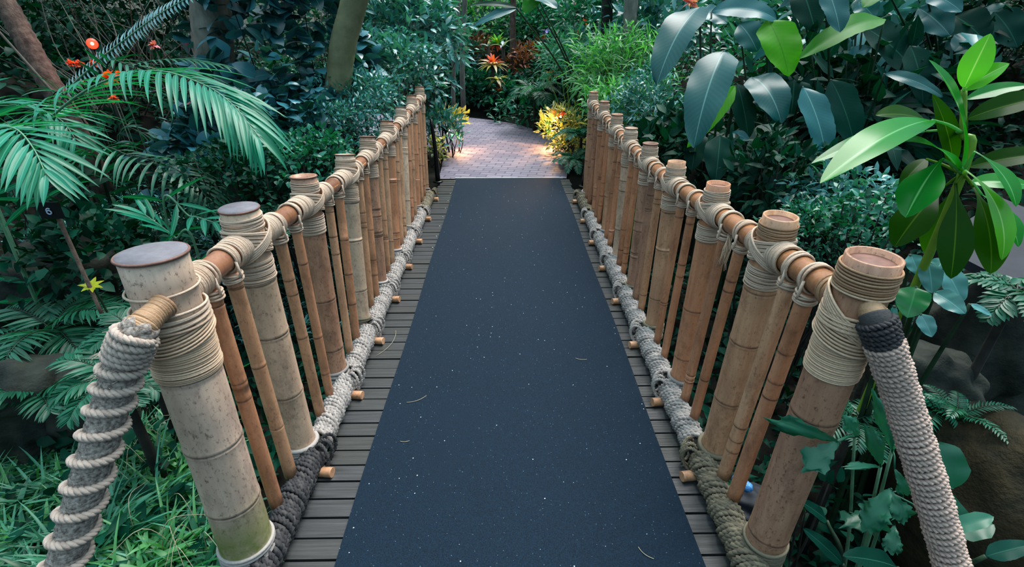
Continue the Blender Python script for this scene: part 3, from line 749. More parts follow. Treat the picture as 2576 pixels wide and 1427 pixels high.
def fern_tuft(name, label, cat, base, R, nf, leafL, mat, el=(20, 70), group=None, n=22, W=.018, arch=1.3, az=(0, 360), stem='stem'):
    t = Thing(name, base, label, cat, group); lm, sm_ = MB(), MB()
    base = np.asarray(base, float); gz = float(terrain(base[0], base[1]))
    if base[2] > gz+.06: t.part(tube(MB(), [(base[0], base[1], gz-.02), (base[0], base[1], (gz+base[2])/2), base], [.03, .022, .018], 8), 'trunk', M['bark_dark'])
    for q in range(nf):
        a = math.radians(az[0]+(az[1]-az[0])*(q+random.uniform(-.3, .3))/nf); e_ = math.radians(random.uniform(*el)); l = R*random.uniform(.75, 1.1)
        h = np.array([math.cos(a), math.sin(a), 0]); pts = [np.asarray(base, float)]
        p = pts[0].copy(); ee = e_
        for s in range(5): p = p + l/5*(h*math.cos(ee)+UP*math.sin(ee)); ee -= arch/5; pts.append(p)
        frond(lm, sm_, pts, n, leafL, W, (75, 35), .4, .1, .15, .004)
    t.part(lm, 'foliage', M[mat]); t.part(sm_, 'stem', M[stem]); return t
def grass_clump(name, label, base, R, n, mat, group=None, W=.012, L=None, lean=(0, 0, 0), cat='grass'):
    base = np.asarray(base, float); t = Thing(name, base, label, cat, group); L = L or R*1.6
    P = base + np.stack([RNG.normal(0, R*.30, n), RNG.normal(0, R*.30, n), np.zeros(n)], -1)
    D = nrm(rot_dirs(n, 35, 80)+np.asarray(lean)); mb = MB()
    leaves(mb, P, D, upn(D, .15), L*RNG.uniform(.5, 1.1, n), W, RNG.uniform(.6, 2.0, n), 'needle', 7, 3, .35)
    # side leaves on the taller stalks
    m = n; i = RNG.integers(0, n, m); u = RNG.uniform(.25, .75, m)[:, None]
    Q = P[i] + D[i]*(L*.7)*u - np.array([0, 0, .25])*L*u**2; D2 = nrm(D[i]*.5+rot_dirs(m, -10, 50))
    leaves(mb, Q, D2, upn(D2, .2), L*.42*RNG.uniform(.6, 1.1, m), W*1.7, RNG.uniform(.4, 1.3, m), 'lance', 5, 3, .3)
    t.part(mb, 'blades', M[mat]); return t

def undergrowth(name, label, x0, x1, y0, y1, n, L, W, mat, hmax, seed, excl=None, kind='ovate', up=.7):
    g = np.random.default_rng(seed); x = g.uniform(x0, x1, n); y = g.uniform(y0, y1, n)
    keep = ~((np.abs(x) < 1.08) & (y < 6.1))
    pc = -.05-.9*np.maximum(0, y-8.2); path = (y > 5.6) & (y < 11.3) & (np.abs(x-pc) < 1.25) | ((y > 8.0) & (y < 11.1) & (x < -.3) & (x > -4.6))
    keep &= ~path
    x, y = x[keep], y[keep]; m = len(x); lump = .5+.5*np.sin(x*2.3+seed)*np.cos(y*1.9+seed*2)
    z = terrain(x, y) + g.random(m)*hmax*(.25+.75*lump)
    D = nrm(np.stack([g.normal(0, .7, m), g.normal(0, .7, m)-.2, np.abs(g.normal(.3, up, m))], -1))
    mb = MB(); leaves(mb, np.stack([x, y, z], -1), D, upn(D, .4), L*g.uniform(.5, 1.3, m), W*g.uniform(.6, 1.2, m), g.uniform(.2, 1.4, m), kind, 3, 3, .3)
    tag(mb.build(name, M[mat]), label, 'undergrowth', None, 'stuff')
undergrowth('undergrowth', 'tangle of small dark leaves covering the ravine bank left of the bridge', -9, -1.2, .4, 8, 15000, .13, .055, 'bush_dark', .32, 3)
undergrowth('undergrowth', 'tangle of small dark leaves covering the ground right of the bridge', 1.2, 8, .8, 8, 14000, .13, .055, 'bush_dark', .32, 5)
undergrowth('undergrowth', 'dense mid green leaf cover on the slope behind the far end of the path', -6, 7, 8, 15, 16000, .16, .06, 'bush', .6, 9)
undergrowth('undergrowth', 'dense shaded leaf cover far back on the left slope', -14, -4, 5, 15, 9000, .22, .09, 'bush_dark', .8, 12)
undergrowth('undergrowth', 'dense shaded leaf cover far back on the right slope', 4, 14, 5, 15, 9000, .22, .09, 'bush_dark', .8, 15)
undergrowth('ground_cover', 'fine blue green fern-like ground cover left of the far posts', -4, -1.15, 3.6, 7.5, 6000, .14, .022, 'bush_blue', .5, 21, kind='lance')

# ---- palms on the left
def palm_plant(label, name, base, fronds, mat='palm', group=None):
    """fronds: (list of midrib points, leaflet length, leaflet width, count, angles, bend)"""
    t = Thing(name, base, label, 'palm', group); lm, sm_ = MB(), MB()
    for pts, L, W, n, ang, bend in fronds:
        fm, rm = MB(), MB()
        frond(fm, rm, pts, n, L, W, ang, bend, .1, .10, .008, 'lance', 6, .05)
        r = t.part(rm, 'midrib', M['stem_pale' if mat == 'palm' else 'stem']); t.part(fm, 'leaflets', M[mat], r)
    return t
def basept(p): return np.array([p[0], p[1], float(terrain(p[0], p[1]))])
b1 = at(40, 420, 3.3)
palm_plant('bright arching palm whose long comb-like frond reaches toward the third left post', 'feather_palm', basept(b1), [
    ([basept(b1), at(60, 380, 3.1), at(140, 285, 2.9), at(250, 210, 2.75), at(385, 178, 2.6), at(510, 212, 2.45), at(590, 268, 2.35), at(648, 345, 2.25)], .43, .026, 44, (64, 14), .75)])
b2 = at(-60, 520, 2.5)
palm_plant('palm at the left edge, its broad fan of leaflets spreading above the numbered sign', 'feather_palm', basept(b2), [
    ([basept(b2), at(-60, 400, 2.5), at(-10, 330, 2.4), at(40, 325, 2.3), at(85, 375, 2.2), at(118, 445, 2.1)], .38, .030, 20, (66, 18), .5),
    ([basept(b2), at(-80, 330, 2.7), at(-40, 270, 2.8), at(60, 262, 2.9), at(150, 300, 2.9), at(190, 350, 2.85)], .34, .024, 18, (70, 30), .5)])
b3 = at(420, 640, 2.6)
palm_plant('low palm with long level leaflets just behind the two nearest left posts', 'feather_palm', basept(b3), [
    ([basept(b3), at(500, 650, 2.15), at(440, 598, 2.12), at(400, 566, 2.1), at(364, 540, 2.1)], .27, .026, 7, (75, 30), .35),
    ([basept(b3), at(420, 560, 2.3), at(480, 545, 2.25), at(540, 560, 2.2)], .24, .026, 7, (75, 30), .35)])
b4 = at(240, 470, 4.0)
palm_plant('dim drooping palm frond below the big bright frond on the left', 'feather_palm', basept(b4), [
    ([basept(b4), at(250, 405, 3.8), at(330, 392, 3.7), at(430, 420, 3.5), at(500, 470, 3.4), at(545, 545, 3.3)], .36, .026, 24, (70, 30), .9),
    ([basept(b4), at(250, 420, 3.8), at(200, 400, 3.7), at(130, 430, 3.6)], .30, .024, 14, (70, 30), .7),
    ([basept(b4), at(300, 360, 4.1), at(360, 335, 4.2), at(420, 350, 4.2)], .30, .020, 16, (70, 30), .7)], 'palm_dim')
b5 = at(260, 260, 4.6)
palm_plant('dark green palm frond rising behind the big bright frond on the left', 'feather_palm', basept(b5), [
    ([basept(b5), at(270, 205, 4.4), at(340, 165, 4.3), at(440, 150, 4.2), at(560, 165, 4.1)], .30, .024, 24, (55, 18), .5),
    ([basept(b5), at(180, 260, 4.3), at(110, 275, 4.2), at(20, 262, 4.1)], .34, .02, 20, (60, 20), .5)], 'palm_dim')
b6 = at(120, 420, 5.4)
pt = Thing('cycad', basept(b6), 'silvery spiky frond running diagonally up to the top left edge', 'palm'); lm, sm_ = MB(), MB()
frond(lm, sm_, [basept(b6), at(150, 260, 4.9), at(235, 165, 4.7), at(330, 88, 4.5), at(410, 30, 4.3), at(520, -30, 4.1)], 44, .095, .026, (82, 66), .35, .0, .2, .012, 'strap', 3, .08, upv=(0, -.9, .5))
pt.part(lm, 'leaflets', M['cycad']); pt.part(sm_, 'midrib', M['stem_pale'])
for (px, py, Y, R, nf, mt, lab) in [
    (90, 745, 2.35, .42, 9, 'fern', 'small feathery palm seedling left of the yellow star flower'),
    (60, 900, 1.95, .30, 7, 'fern', 'low fern at the left edge with short pale drooping leaflets'),
    (245, 850, 1.75, .26, 8, 'fern', 'small fern just left of the rope wound handrail'),
    (300, 745, 2.0, .24, 7, 'fern', 'fern behind the nearest left post beside the yellow star flower'),
    (430, 530, 3.9, .3, 7, 'bush_dark', 'dark fern in the shade behind the second left post'),
    (680, 470, 3.4, .26, 6, 'fern', 'thin fern in the shade left of the third left post')]:
    b = at(px, py, Y); g = float(terrain(b[0], b[1])); b2_ = np.array([b[0], b[1], max(g, b[2]-.22)])
    t_ = fern_tuft('fern', lab, 'fern', b2_, R, nf, R*.40, mt, (15, 60))

# numbered sign on a stake
p = at(124, 530, 2.12); g = float(terrain(p[0], p[1]))
ts = Thing('number_sign', (p[0], p[1], g), 'small black sign with a white 6 on a tan stake at the left', 'sign')
bd = MB(); box(bd, p+[-.05, 0, -.038], p+[.05, .008, .038]); bdo = ts.part(bd, 'board', M['sign'], smooth=False)
dg = MB(); rr_ = .0165
a = np.linspace(0, 2*np.pi, 24); c0 = p+[0, -.004, -.007]
tube(dg, np.stack([c0[0]+(.0095)*np.cos(a), np.full(24, c0[1]), c0[2]+.0085*np.sin(a)], -1), .003, 6, False)
a = np.linspace(math.pi*.25, math.pi*1.02, 14); tube(dg, np.stack([c0[0]+.0005+.0100*np.cos(a), np.full(14, c0[1]), c0[2]+.0045+.0135*np.sin(a)], -1), .003, 6)
ts.part(dg, 'numeral', M['white'], bdo, label='white numeral 6')
sk = MB(); s0 = at(140, 620, 2.62); tube(sk, [(p[0]+.02, p[1]+.02, g), (p[0]+.01, p[1]+.016, p[2]+.02)], .009, 8); ts.part(sk, 'stake', M['bark'])

# yellow star flower
p = at(231, 720, 2.15); g = float(terrain(p[0], p[1])); t = Thing('bromeliad_flower', (p[0], p[1], g), 'yellow star-shaped flower among ferns left of the nearest post', 'flower')
mb = MB(); view = nrm(CAM-p)
for r_, n_, L_ in ((0, 7, .055), (.3, 7, .035)):
    az = np.arange(n_)*2*np.pi/n_+r_; u_, v_, w_ = frame(nrm(view*.6+UP)); D = nrm(np.cos(az)[:, None]*u_+np.sin(az)[:, None]*v_+.35*w_)
    leaves(mb, np.tile(p, (n_, 1)), D, np.tile(w_, (n_, 1)), L_, .020, .3, 'lance', 4, 3)
t.part(mb, 'petals', M['starflower']); t.part(tube(MB(), spline([(p[0]+.03, p[1], g), p+[0.02, 0, -.2], p], 10), .005, 6), 'stem', M['stem'])

# red lamp and orange flowers
p = at(232, 110, 5.2); g = float(terrain(p[0], p[1])); t = Thing('red_spotlight', (p[0], p[1], g), 'small red glowing garden lamp at the upper left', 'lamp')
d = nrm(CAM-p+[.0, 0, .3]); mb = tube(MB(), [p+d*-.09, p+d*-.02, p+d*.0], [.035, .05, .05], 16); t.part(mb, 'housing', M['black'])
t.part(tube(MB(), [p+d*.001, p+d*.012], [.046, .03], 16), 'lens', M['lamp_red']); t.part(tube(MB(), [p+d*.013, p+d*.02], [.014, .008], 10), 'bulb', M['lamp_core'])
t.part(tube(MB(), [(p[0], p[1], g), p-d*.05], .012, 8), 'stake', M['black'])
ld = bpy.data.lights.new('red_spotlight_light', 'POINT'); ld.energy = 2.0; ld.color = (1, .12, .05); ld.shadow_soft_size = .04
lo = bpy.data.objects.new('light', ld); COL.objects.link(lo); lo.parent = t.e; lo.location = tuple(p+d*.10-t.loc)
for (px, py, Y, s, lab) in [(275, 200, 4.0, .05, 'largest orange flower below the red lamp'), (297, 191, 4.05, .028, 'small orange flower right of the largest orange flower'),
                            (197, 161, 4.9, .035, 'coral flower under the red lamp, between the silvery leaflets'), (178, 160, 5.0, .03, 'dark coral flower left of the silvery frond'),
                            (237, 160, 4.8, .03, 'coral flower directly below the red lamp'), (286, 250, 3.9, .03, 'faded coral flower beneath the bright palm frond'),
                            (208, 208, 4.9, .022, 'tiny pale coral flower beside the leaning trunk'), (388, 115, 5.5, .04, 'pale mauve flower left of the ivy covered trunk')]:
    p = at(px, py, Y); g = float(terrain(p[0], p[1])); t = Thing('flower', (p[0], p[1], g), lab, 'flower')
    mb = MB(); D = rot_dirs(14, -30, 80); leaves(mb, np.tile(p, (14, 1)), D, upn(D), s*1.5, s*1.1, .8, 'ovate', 3, 3)
    t.part(mb, 'petals', M['orange' if 'orange' in lab else 'pink' if 'mauve' in lab else 'red']); t.part(tube(MB(), [(p[0]+.04, p[1]+.05, g), p], .004, 5), 'stem', M['stem'])

# trunks
def trunk(name, label, pts, r0, r1, mat, cat='tree', rough=.03, bands=0):
    c = spline(pts, 60); g = float(terrain(c[0][0], c[0][1])); c = np.concatenate([[[c[0][0], c[0][1], g-.05]], c])
    t = Thing(name, (c[0][0], c[0][1], g), label, cat); mb = MB(); r = np.linspace(r0, r1, 61)
    if bands: r = r*(1+.05*(np.arange(61) % 3 == 0))
    tube(mb, c, r, 16, rough=rough); t.part(mb, 'trunk', M[mat]); return t
trunk('leaning_palm', 'leaning brown fibrous palm trunk at the top left corner', [at(200, 330, 5.0), at(140, 235, 5.0), at(80, 130, 5.1), at(20, 20, 5.2), at(-60, -110, 5.3)], .095, .085, 'bark', bands=1)
trunk('dry_pole', 'thin bare stick leaning across the brown palm trunk', [at(140, 240, 4.7), at(60, 150, 4.75), at(-20, 60, 4.8)], .012, .010, 'twig')
trunk('tree', 'wide grey lichen-covered trunk above the dark ivy', [at(550, 330, 5.0), at(545, 200, 5.0), at(532, 60, 5.0), at(526, -120, 5.1)], .17, .16, 'bark_grey')
trunk('tree', 'smooth olive green trunk leaning right at the top left of centre', [at(845, 260, 4.9), at(862, 120, 4.9), at(882, 40, 4.9), at(906, -60, 4.9), at(912, -160, 5.0)], .115, .105, 'bark_olive', rough=.01)
trunk('thin_tree', 'thin pale grey upright trunk left of the red bromeliad', [at(1163, 200, 10.2), at(1163, 110, 10.2), at(1168, 20, 10.2), at(1172, -80, 10.2)], .05, .045, 'bark_grey')
trunk('thin_tree', 'slimmer grey trunk standing left of the pale grey trunk', [at(1140, 240, 9.8), at(1143, 130, 9.8), at(1152, 30, 9.8), at(1158, -60, 9.8)], .04, .035, 'bark_grey')
trunk('tree', 'straight dark trunk at the top right of centre', [at(1524, 220, 7.6), at(1526, 80, 7.6), at(1530, -60, 7.6), at(1532, -140, 7.6)], .08, .075, 'bark_dark')
trunk('tree', 'grey trunk with a pale vine right of the straight dark trunk', [at(1578, 230, 6.9), at(1580, 110, 6.9), at(1588, 0, 6.9), at(1594, -120, 6.9)], .085, .08, 'bark_grey')
trunk('thin_tree', 'slender brown trunk behind the red bromeliad', [at(1290, 170, 11.4), at(1290, 60, 11.4), at(1292, -60, 11.4)], .07, .06, 'bark')
trunk('thin_tree', 'dark trunk left of the bright bamboo-like shrub', [at(1490, 190, 9.4), at(1493, 60, 9.4), at(1500, -90, 9.4)], .06, .05, 'bark_dark')
def twigs(label, px, py, Y, W, H, n, down=False):
    p = at(px, py, Y); g = float(terrain(p[0], p[1])); t = Thing('bare_twigs', (p[0], p[1], g), label, 'twigs'); mb = MB()
    for q in range(n):
        a = p+np.array([RNG.normal(0, W*.3), RNG.normal(0, .25), -H]); a[2] = g if q % 3 == 0 else max(g, a[2])
        b = p+np.array([RNG.normal(0, W), RNG.normal(0, .3), H*RNG.uniform(.2, 1.)]); m_ = (a+b)/2+RNG.normal(0, .1, 3)
        tube(mb, spline([a, m_, b], 12), np.linspace(.009, .003, 12), 5)
    t.part(mb, 'twigs', M['twig'])
twigs('tangle of bare grey twigs behind the red lamp', 260, 90, 6.0, .8, .7, 26)
twigs('sparse bare twigs right of the silvery frond', 430, 90, 6.2, .5, .6, 18)

# black rail posts beside the path
for (px, y0, y1, lab) in [(1102, 300, 458, 'black metal post leaning beside the far left end of the railing'), (1468, 330, 470, 'black metal post beside the far right end of the railing')]:
    a = onz(px, y1, 0.0); b = at(px-(18 if px < 1200 else -14), y0, a[1]+.05); t = Thing('metal_post', a, lab, 'post')
    t.part(tube(MB(), spline([a, (a+b)/2+[.01, 0, 0], b], 10), np.linspace(.03, .018, 10), 10), 'post', M['black']); t.part(tube(MB(), [a, a+[0, 0, .015]], [.06, .055], 12), 'foot', M['black'])

# ---- bushes on the left and behind
S_ = shrub
S_('ivy_trunk', 'tall dark ivy column with blue green leaves left of the olive trunk', 'ivy', 712, 130, 5.4, .76, .95, 1100, .20, .15, 'ivy', 'heart', droop=.8, out=.9, shell=.75, nseg=7, fold=.08)
S_('ivy_trunk', 'lower dark ivy mound directly behind the tip of the bright palm frond', 'ivy', 700, 330, 4.6, .62, .42, 600, .14, .11, 'ivy', 'heart', droop=.8, shell=.65, nseg=7, fold=.08)
S_('pothos', 'dark pothos with a few blue leaves under the bright palm frond', 'climber', 520, 400, 4.4, .45, .38, 320, .15, .11, 'ivy', 'heart', droop=.8, nseg=7, fold=.08)
S_('leafy_shrub', 'small-leaved blue green shrub in front of the far left posts', 'shrub', 900, 265, 5.1, .50, .34, 2200, .065, .024, 'bush_blue', 'ovate', shell=.3)
S_('leafy_shrub', 'feathery teal shrub beside the fifth left post', 'shrub', 850, 330, 4.6, .42, .30, 2200, .06, .018, 'bush_blue', 'lance', shell=.3)
S_('leafy_shrub', 'dark shrub with small round leaves behind the fourth left post', 'shrub', 780, 420, 3.9, .42, .26, 1200, .06, .035, 'bush', 'ovate', shell=.4)
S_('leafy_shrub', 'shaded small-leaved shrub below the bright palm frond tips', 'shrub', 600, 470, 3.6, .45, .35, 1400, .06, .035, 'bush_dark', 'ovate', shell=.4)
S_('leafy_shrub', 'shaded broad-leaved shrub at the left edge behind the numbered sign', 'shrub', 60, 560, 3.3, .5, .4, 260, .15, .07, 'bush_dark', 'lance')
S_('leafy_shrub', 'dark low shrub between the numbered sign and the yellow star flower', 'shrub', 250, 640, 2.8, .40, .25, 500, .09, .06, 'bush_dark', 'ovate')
S_('leafy_shrub', 'pale blue green shrub behind the farthest left posts', 'shrub', 990, 190, 6.3, .62, .48, 1700, .11, .045, 'bush_blue', 'lance', shell=.3)
S_('leafy_shrub', 'silvery green shrub with long leaves left of the thin grey trunks', 'shrub', 1030, 100, 7.8, .85, .62, 1500, .20, .06, 'bush_blue', 'lance', shell=.3)
S_('leafy_shrub', 'shiny shrub with narrow leaves right of the olive trunk', 'shrub', 960, 30, 8.6, .9, .7, 1400, .18, .06, 'bush_blue', 'lance', shell=.3)
S_('leafy_shrub', 'dark rounded shrub at the top left of centre behind the silvery shrub', 'shrub', 1060, 60, 9.2, .55, .7, 900, .13, .06, 'bush', 'ovate')
S_('leafy_shrub', 'dark shrub between the ivy column and the olive trunk', 'shrub', 800, 60, 7.6, .7, .7, 900, .16, .07, 'bush', 'lance', shell=.3)
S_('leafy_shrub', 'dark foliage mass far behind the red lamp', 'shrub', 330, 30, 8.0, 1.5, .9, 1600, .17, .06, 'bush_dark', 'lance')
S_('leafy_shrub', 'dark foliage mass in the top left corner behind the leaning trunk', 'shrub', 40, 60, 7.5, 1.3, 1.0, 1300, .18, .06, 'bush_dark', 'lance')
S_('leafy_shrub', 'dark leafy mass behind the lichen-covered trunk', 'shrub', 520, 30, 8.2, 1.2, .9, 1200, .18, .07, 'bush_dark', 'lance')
fern_tuft('fern', 'light green fountain-shaped fern right of the ivy column', 'fern', at(910, 215, 6.2), .55, 14, .16, 'fern_light', (45, 85), None, 26, .016, 2.4)
fern_tuft('fern', 'blue green fern left of the far left posts', 'fern', at(880, 250, 5.6), .42, 10, .13, 'cycad', (25, 70), None, 14, .030, 1.8)
# centre back
S_('leafy_shrub', 'dark low hedge along the far curve of the path', 'shrub', 1170, 235, 11.3, 1.1, .45, 1500, .13, .06, 'bush', 'ovate', depth=.5)
S_('leafy_shrub', 'dark low bush behind the middle of the path end', 'shrub', 1310, 240, 10.9, .9, .42, 1300, .12, .06, 'bush', 'ovate', depth=.5)
S_('leafy_shrub', 'shaded bush right of the path curve below the dark stump', 'shrub', 1400, 215, 10.0, .65, .55, 1000, .13, .07, 'bush_dark', 'ovate')
S_('leafy_shrub', 'tall dark shrub left of the red bromeliad', 'shrub', 1130, 150, 11.8, .8, .7, 1300, .16, .06, 'bush_blue', 'lance')
S_('leafy_shrub', 'brownish mixed shrub high behind the red bromeliad', 'shrub', 1240, 60, 13.0, 1.4, .8, 1500, .14, .05, 'grass_lime', 'lance', stem='bark')
S_('leafy_shrub', 'reddish brown leafed bush right of the red bromeliad', 'shrub', 1345, 170, 11.3, .6, .45, 700, .13, .06, 'brown_leaf', 'lance')
S_('leafy_shrub', 'dull brown leafed bush left of the red bromeliad', 'shrub', 1195, 140, 12.0, .5, .4, 500, .12, .05, 'brown_leaf', 'lance')
S_('leafy_shrub', 'mid green bush in the far centre beneath the blue overhanging leaf', 'shrub', 1350, 90, 12.4, 1.0, .7, 1300, .16, .06, 'bush', 'lance')
S_('leafy_shrub', 'tall dark hedge far behind the thin grey trunks', 'shrub', 1120, 10, 14.0, 2.2, 1.2, 2200, .22, .07, 'bush', 'lance')
S_('leafy_shrub', 'tall dark hedge far behind the dark stump', 'shrub', 1450, 10, 13.5, 1.6, 1.2, 1800, .22, .07, 'bush', 'lance')
fern_tuft('fern', 'arching grass-like fern hanging over the far right path edge', 'fern', at(1345, 255, 9.0), .75, 16, .16, 'fern', (30, 75), None, 26, .016, 2.2)
fern_tuft('fern', 'green fern at the foot of the far right posts', 'fern', at(1440, 410, 6.3), .40, 14, .09, 'fern', (10, 70), None, 22, .014, 1.8)
fern_tuft('fern', 'dark fern beside the last right post', 'fern', at(1462, 350, 6.7), .48, 12, .12, 'bush', (30, 75), None, 22, .018, 1.6)

def bromeliad(label, px, py, Y, s, mats, n=26):
    p = at(px, py, Y); g = float(terrain(p[0], p[1])); t = Thing('bromeliad', (p[0], p[1], g), label, 'bromeliad')
    for k, (mt, L, n_, lo, hi, nm) in enumerate(mats):
        mb = MB(); D = rot_dirs(n_, lo, hi); leaves(mb, np.tile(p, (n_, 1)), D, upn(D, .1), s*L*RNG.uniform(.8, 1.1, n_), s*.22, .9, 'strap', 5, 3, .3)
        t.part(mb, nm, M[mt])
    t.part(tube(MB(), [(p[0], p[1], g-.02), p+[0, 0, .01]], [.05, .035], 8), 'stem', M['bark_dark'])
bromeliad('bromeliad with an orange red heart and cream leaves in the far centre', 1240, 165, 10.9, .34, [('cream', 1, 22, -5, 45, 'leaves'), ('red', .8, 16, 40, 85, 'heart')])
bromeliad('lime green bromeliad with a red base above the orange red one', 1250, 115, 11.6, .32, [('grass_lime', 1, 20, 20, 80, 'leaves'), ('starflower', .8, 14, 40, 88, 'heart'), ('red', .55, 10, -20, 30, 'lower_leaves')])
bromeliad('cream and brown bromeliad hanging below the orange red one', 1250, 200, 10.7, .26, [('cream', 1, 20, -30, 40, 'leaves'), ('brown_leaf', .8, 12, -60, 0, 'lower_leaves')])
bromeliad('small dark red bromeliad low behind the path', 1253, 232, 10.6, .2, [('brown_leaf', 1, 16, 0, 60, 'leaves'), ('red', .6, 8, 30, 80, 'heart')])
bromeliad('orange and cream bromeliad at the edge of the bamboo-like shrub', 1385, 185, 9.6, .24, [('orange', .8, 12, -20, 40, 'leaves'), ('cream', 1, 12, -30, 30, 'outer_leaves')])
bromeliad('yellowish low bromeliad behind the right bend of the path', 1320, 232, 10.2, .22, [('drac_olive', 1, 18, 10, 70, 'leaves')])
bromeliad('pale lilac bromeliad left of the lime green one', 1228, 118, 11.4, .2, [('white_leaf', 1, 7, 20, 80, 'leaves')])
bromeliad('pale lilac blades right of the lime green bromeliad', 1266, 118, 11.2, .34, [('white_leaf', 1, 5, 20, 60, 'leaves')])
p = at(1395, 115, 10.6); g = float(terrain(p[0], p[1])); t = Thing('tree_stump', (p[0], p[1], g), 'dark grey tree stump in the far background below the red flowers', 'stump')
t.part(tube(MB(), [(p[0], p[1], g-.1), (p[0], p[1], p[2]-.05), (p[0], p[1], p[2]+.12)], [.30, .26, .25], 18, rough=.04), 'stump', M['bark_dark'])
for (px, py, Y, s, mt, lab) in [(1457, 92, 9.6, .10, 'red', 'larger red flower left of the straight dark trunk'), (1443, 92, 9.7, .06, 'red', 'dull red bud beside the larger red flower'),
        (1471, 58, 9.6, .06, 'red', 'red flower above the larger red flower'), (1376, 78, 10.4, .09, 'purple', 'small purple flower spike above the dark stump'),
        (1738, 8, 6.5, .07, 'pink', 'pink flower at the top edge above the big blue green leaves'), (1447, 15, 9.6, .06, 'pink', 'pale pink drooping flower at the top right of centre'),
        (2370, 1100, 1.75, .022, 'pink', 'pink flower near the braided rope handrail')]:
    p = at(px, py, Y); g = float(terrain(p[0], p[1])); t = Thing('flower', (p[0], p[1], g), lab, 'flower'); mb = MB(); D = rot_dirs(12, -20, 85)
    leaves(mb, np.tile(p, (12, 1)), D, upn(D), s*1.5, s*.8, .5, 'ovate', 3, 3); t.part(mb, 'petals', M[mt]); t.part(tube(MB(), [(p[0]+.02, p[1]+.03, g), p], .004, 5), 'stem', M['stem'])

# greenhouse wall seen between the plants
wl = MB()
for i, x in enumerate(np.arange(-12, 12, .45)): box(wl, (x, 17.0, 0), (x+.435, 17.05, 4.6))
tag(wl.build('wall_back', M['siding'], smooth=False), kind='structure')

# ---- variegated plants and the lamps that light them
def lamp(label, p, aim, energy, size=.05):
    g = float(terrain(p[0], p[1])); t = Thing('garden_spotlight', (p[0], p[1], g), label, 'lamp'); d = nrm(aim)
    t.part(tube(MB(), [p-d*.10, p-d*.03, p], [.03, .045, .047], 16), 'housing', M['black']); t.part(tube(MB(), [p+d*.001, p+d*.006], [.043, .036], 16), 'lens', M['lamp_warm'])
    t.part(tube(MB(), [(p[0], p[1], g), p-d*.06], .012, 8), 'stake', M['black'])
    l = bpy.data.lights.new('garden_spotlight_light', 'SPOT'); l.energy = energy; l.color = (1, .50, .22); l.spot_size = math.radians(150); l.spot_blend = .8; l.shadow_soft_size = size
    o = bpy.data.objects.new('light', l); COL.objects.link(o); o.parent = t.e; o.location = tuple(p+d*.03-t.loc)
    o.rotation_euler = Vector(tuple(d)).to_track_quat('-Z', 'Y').to_euler()
lp = at(1408, 290, 7.6); lamp('garden lamp glowing in the yellow flowering plant right of the path', lp, (-.75, -.35, -.45), 130)
lp2 = at(1128, 330, 7.3); lamp('garden lamp hidden in the variegated plant left of the path', lp2, (.75, -.05, -.5), 50)
S_('croton', 'yellow and green variegated plant glowing beside the right path edge', 'shrub', 1412, 320, 7.5, .34, .26, 420, .13, .045, 'croton', 'lance', droop=.4, el=.3)
S_('croton', 'pale speckled variegated plant below the glowing yellow one', 'shrub', 1425, 365, 7.1, .26, .16, 260, .10, .04, 'croton', 'lance')
S_('croton', 'blue green plant with yellow tips left of the path', 'shrub', 1110, 330, 7.0, .30, .34, 420, .13, .04, 'bush_blue', 'lance', el=.2)
S_('croton', 'cluster of pale yellow leaves above the left path edge', 'shrub', 1140, 300, 7.3, .22, .12, 130, .12, .04, 'croton_y', 'lance', el=.4)
S_('croton', 'yellow speckled leaves low behind the last left post', 'shrub', 1094, 385, 6.5, .16, .20, 110, .09, .035, 'croton', 'lance')
p = at(1405, 283, 7.5); g = float(terrain(p[0], p[1])); t = Thing('flower', (p[0], p[1], g), 'broad white flower with lamp glow painted as an orange rim over the glowing yellow plant', 'flower')
mb = MB(); D = rot_dirs(12, 5, 40); leaves(mb, np.tile(p, (12, 1)), D, upn(D), .13, .08, .3, 'ovate', 3, 3); t.part(mb, 'petals', M['cream']); 
mb = MB(); D = rot_dirs(10, -25, 5); leaves(mb, np.tile(p, (10, 1)), D, upn(D), .14, .08, .5, 'ovate', 3, 3); t.part(mb, 'rim', M['orange']); t.part(tube(MB(), [(p[0], p[1], g), p], .006, 5), 'stem', M['stem'])  # orange lamp glow round the flower, put into the colour of these petals

# bamboo-like bright shrub at the right end of the bridge
def reedy(label, px, py, Y, w, h, n, mat, L=.2, W=.022, name='bamboo_shrub'):
    S_(name, label, 'shrub', px, py, Y, w, h, n, L, W, mat, 'lance', droop=.9, out=.6, shell=.2, el=.15, stem='stem_lime')
reedy('bright bamboo-like shrub with narrow leaves behind the far right posts', 1560, 190, 6.6, .62, .52, 1500, 'grass_lime')
reedy('paler narrow-leaved shrub arching over the path right of the bromeliads', 1450, 170, 8.4, .62, .5, 1100, 'fern_light', .24, .026)
reedy('green narrow-leaved shrub close above the last right posts', 1540, 265, 5.9, .34, .24, 700, 'grass_lime', .14, .024)
reedy('blue green narrow-leaved shrub under the first big drooping leaf', 1620, 290, 5.4, .38, .42, 1100, 'bush_blue', .12, .022)
S_('leafy_shrub', 'dark broad-leaved shrub behind the sixth right post', 'shrub', 1700, 400, 4.6, .42, .40, 500, .16, .08, 'bush_dark', 'ovate')
S_('leafy_shrub', 'mixed shiny shrub between the grey trunk and the big leaves', 'shrub', 1640, 80, 7.4, .75, .6, 900, .2, .07, 'bush_blue', 'lance')
S_('leafy_shrub', 'bright low shrub in front of the dark trunks', 'shrub', 1500, 60, 8.9, .7, .55, 900, .18, .05, 'bush', 'lance')
S_('leafy_shrub', 'pale shrub glimpsed at the top right of centre', 'shrub', 1680, 15, 9.5, 1.1, .7, 800, .2, .07, 'bush_blue', 'lance')

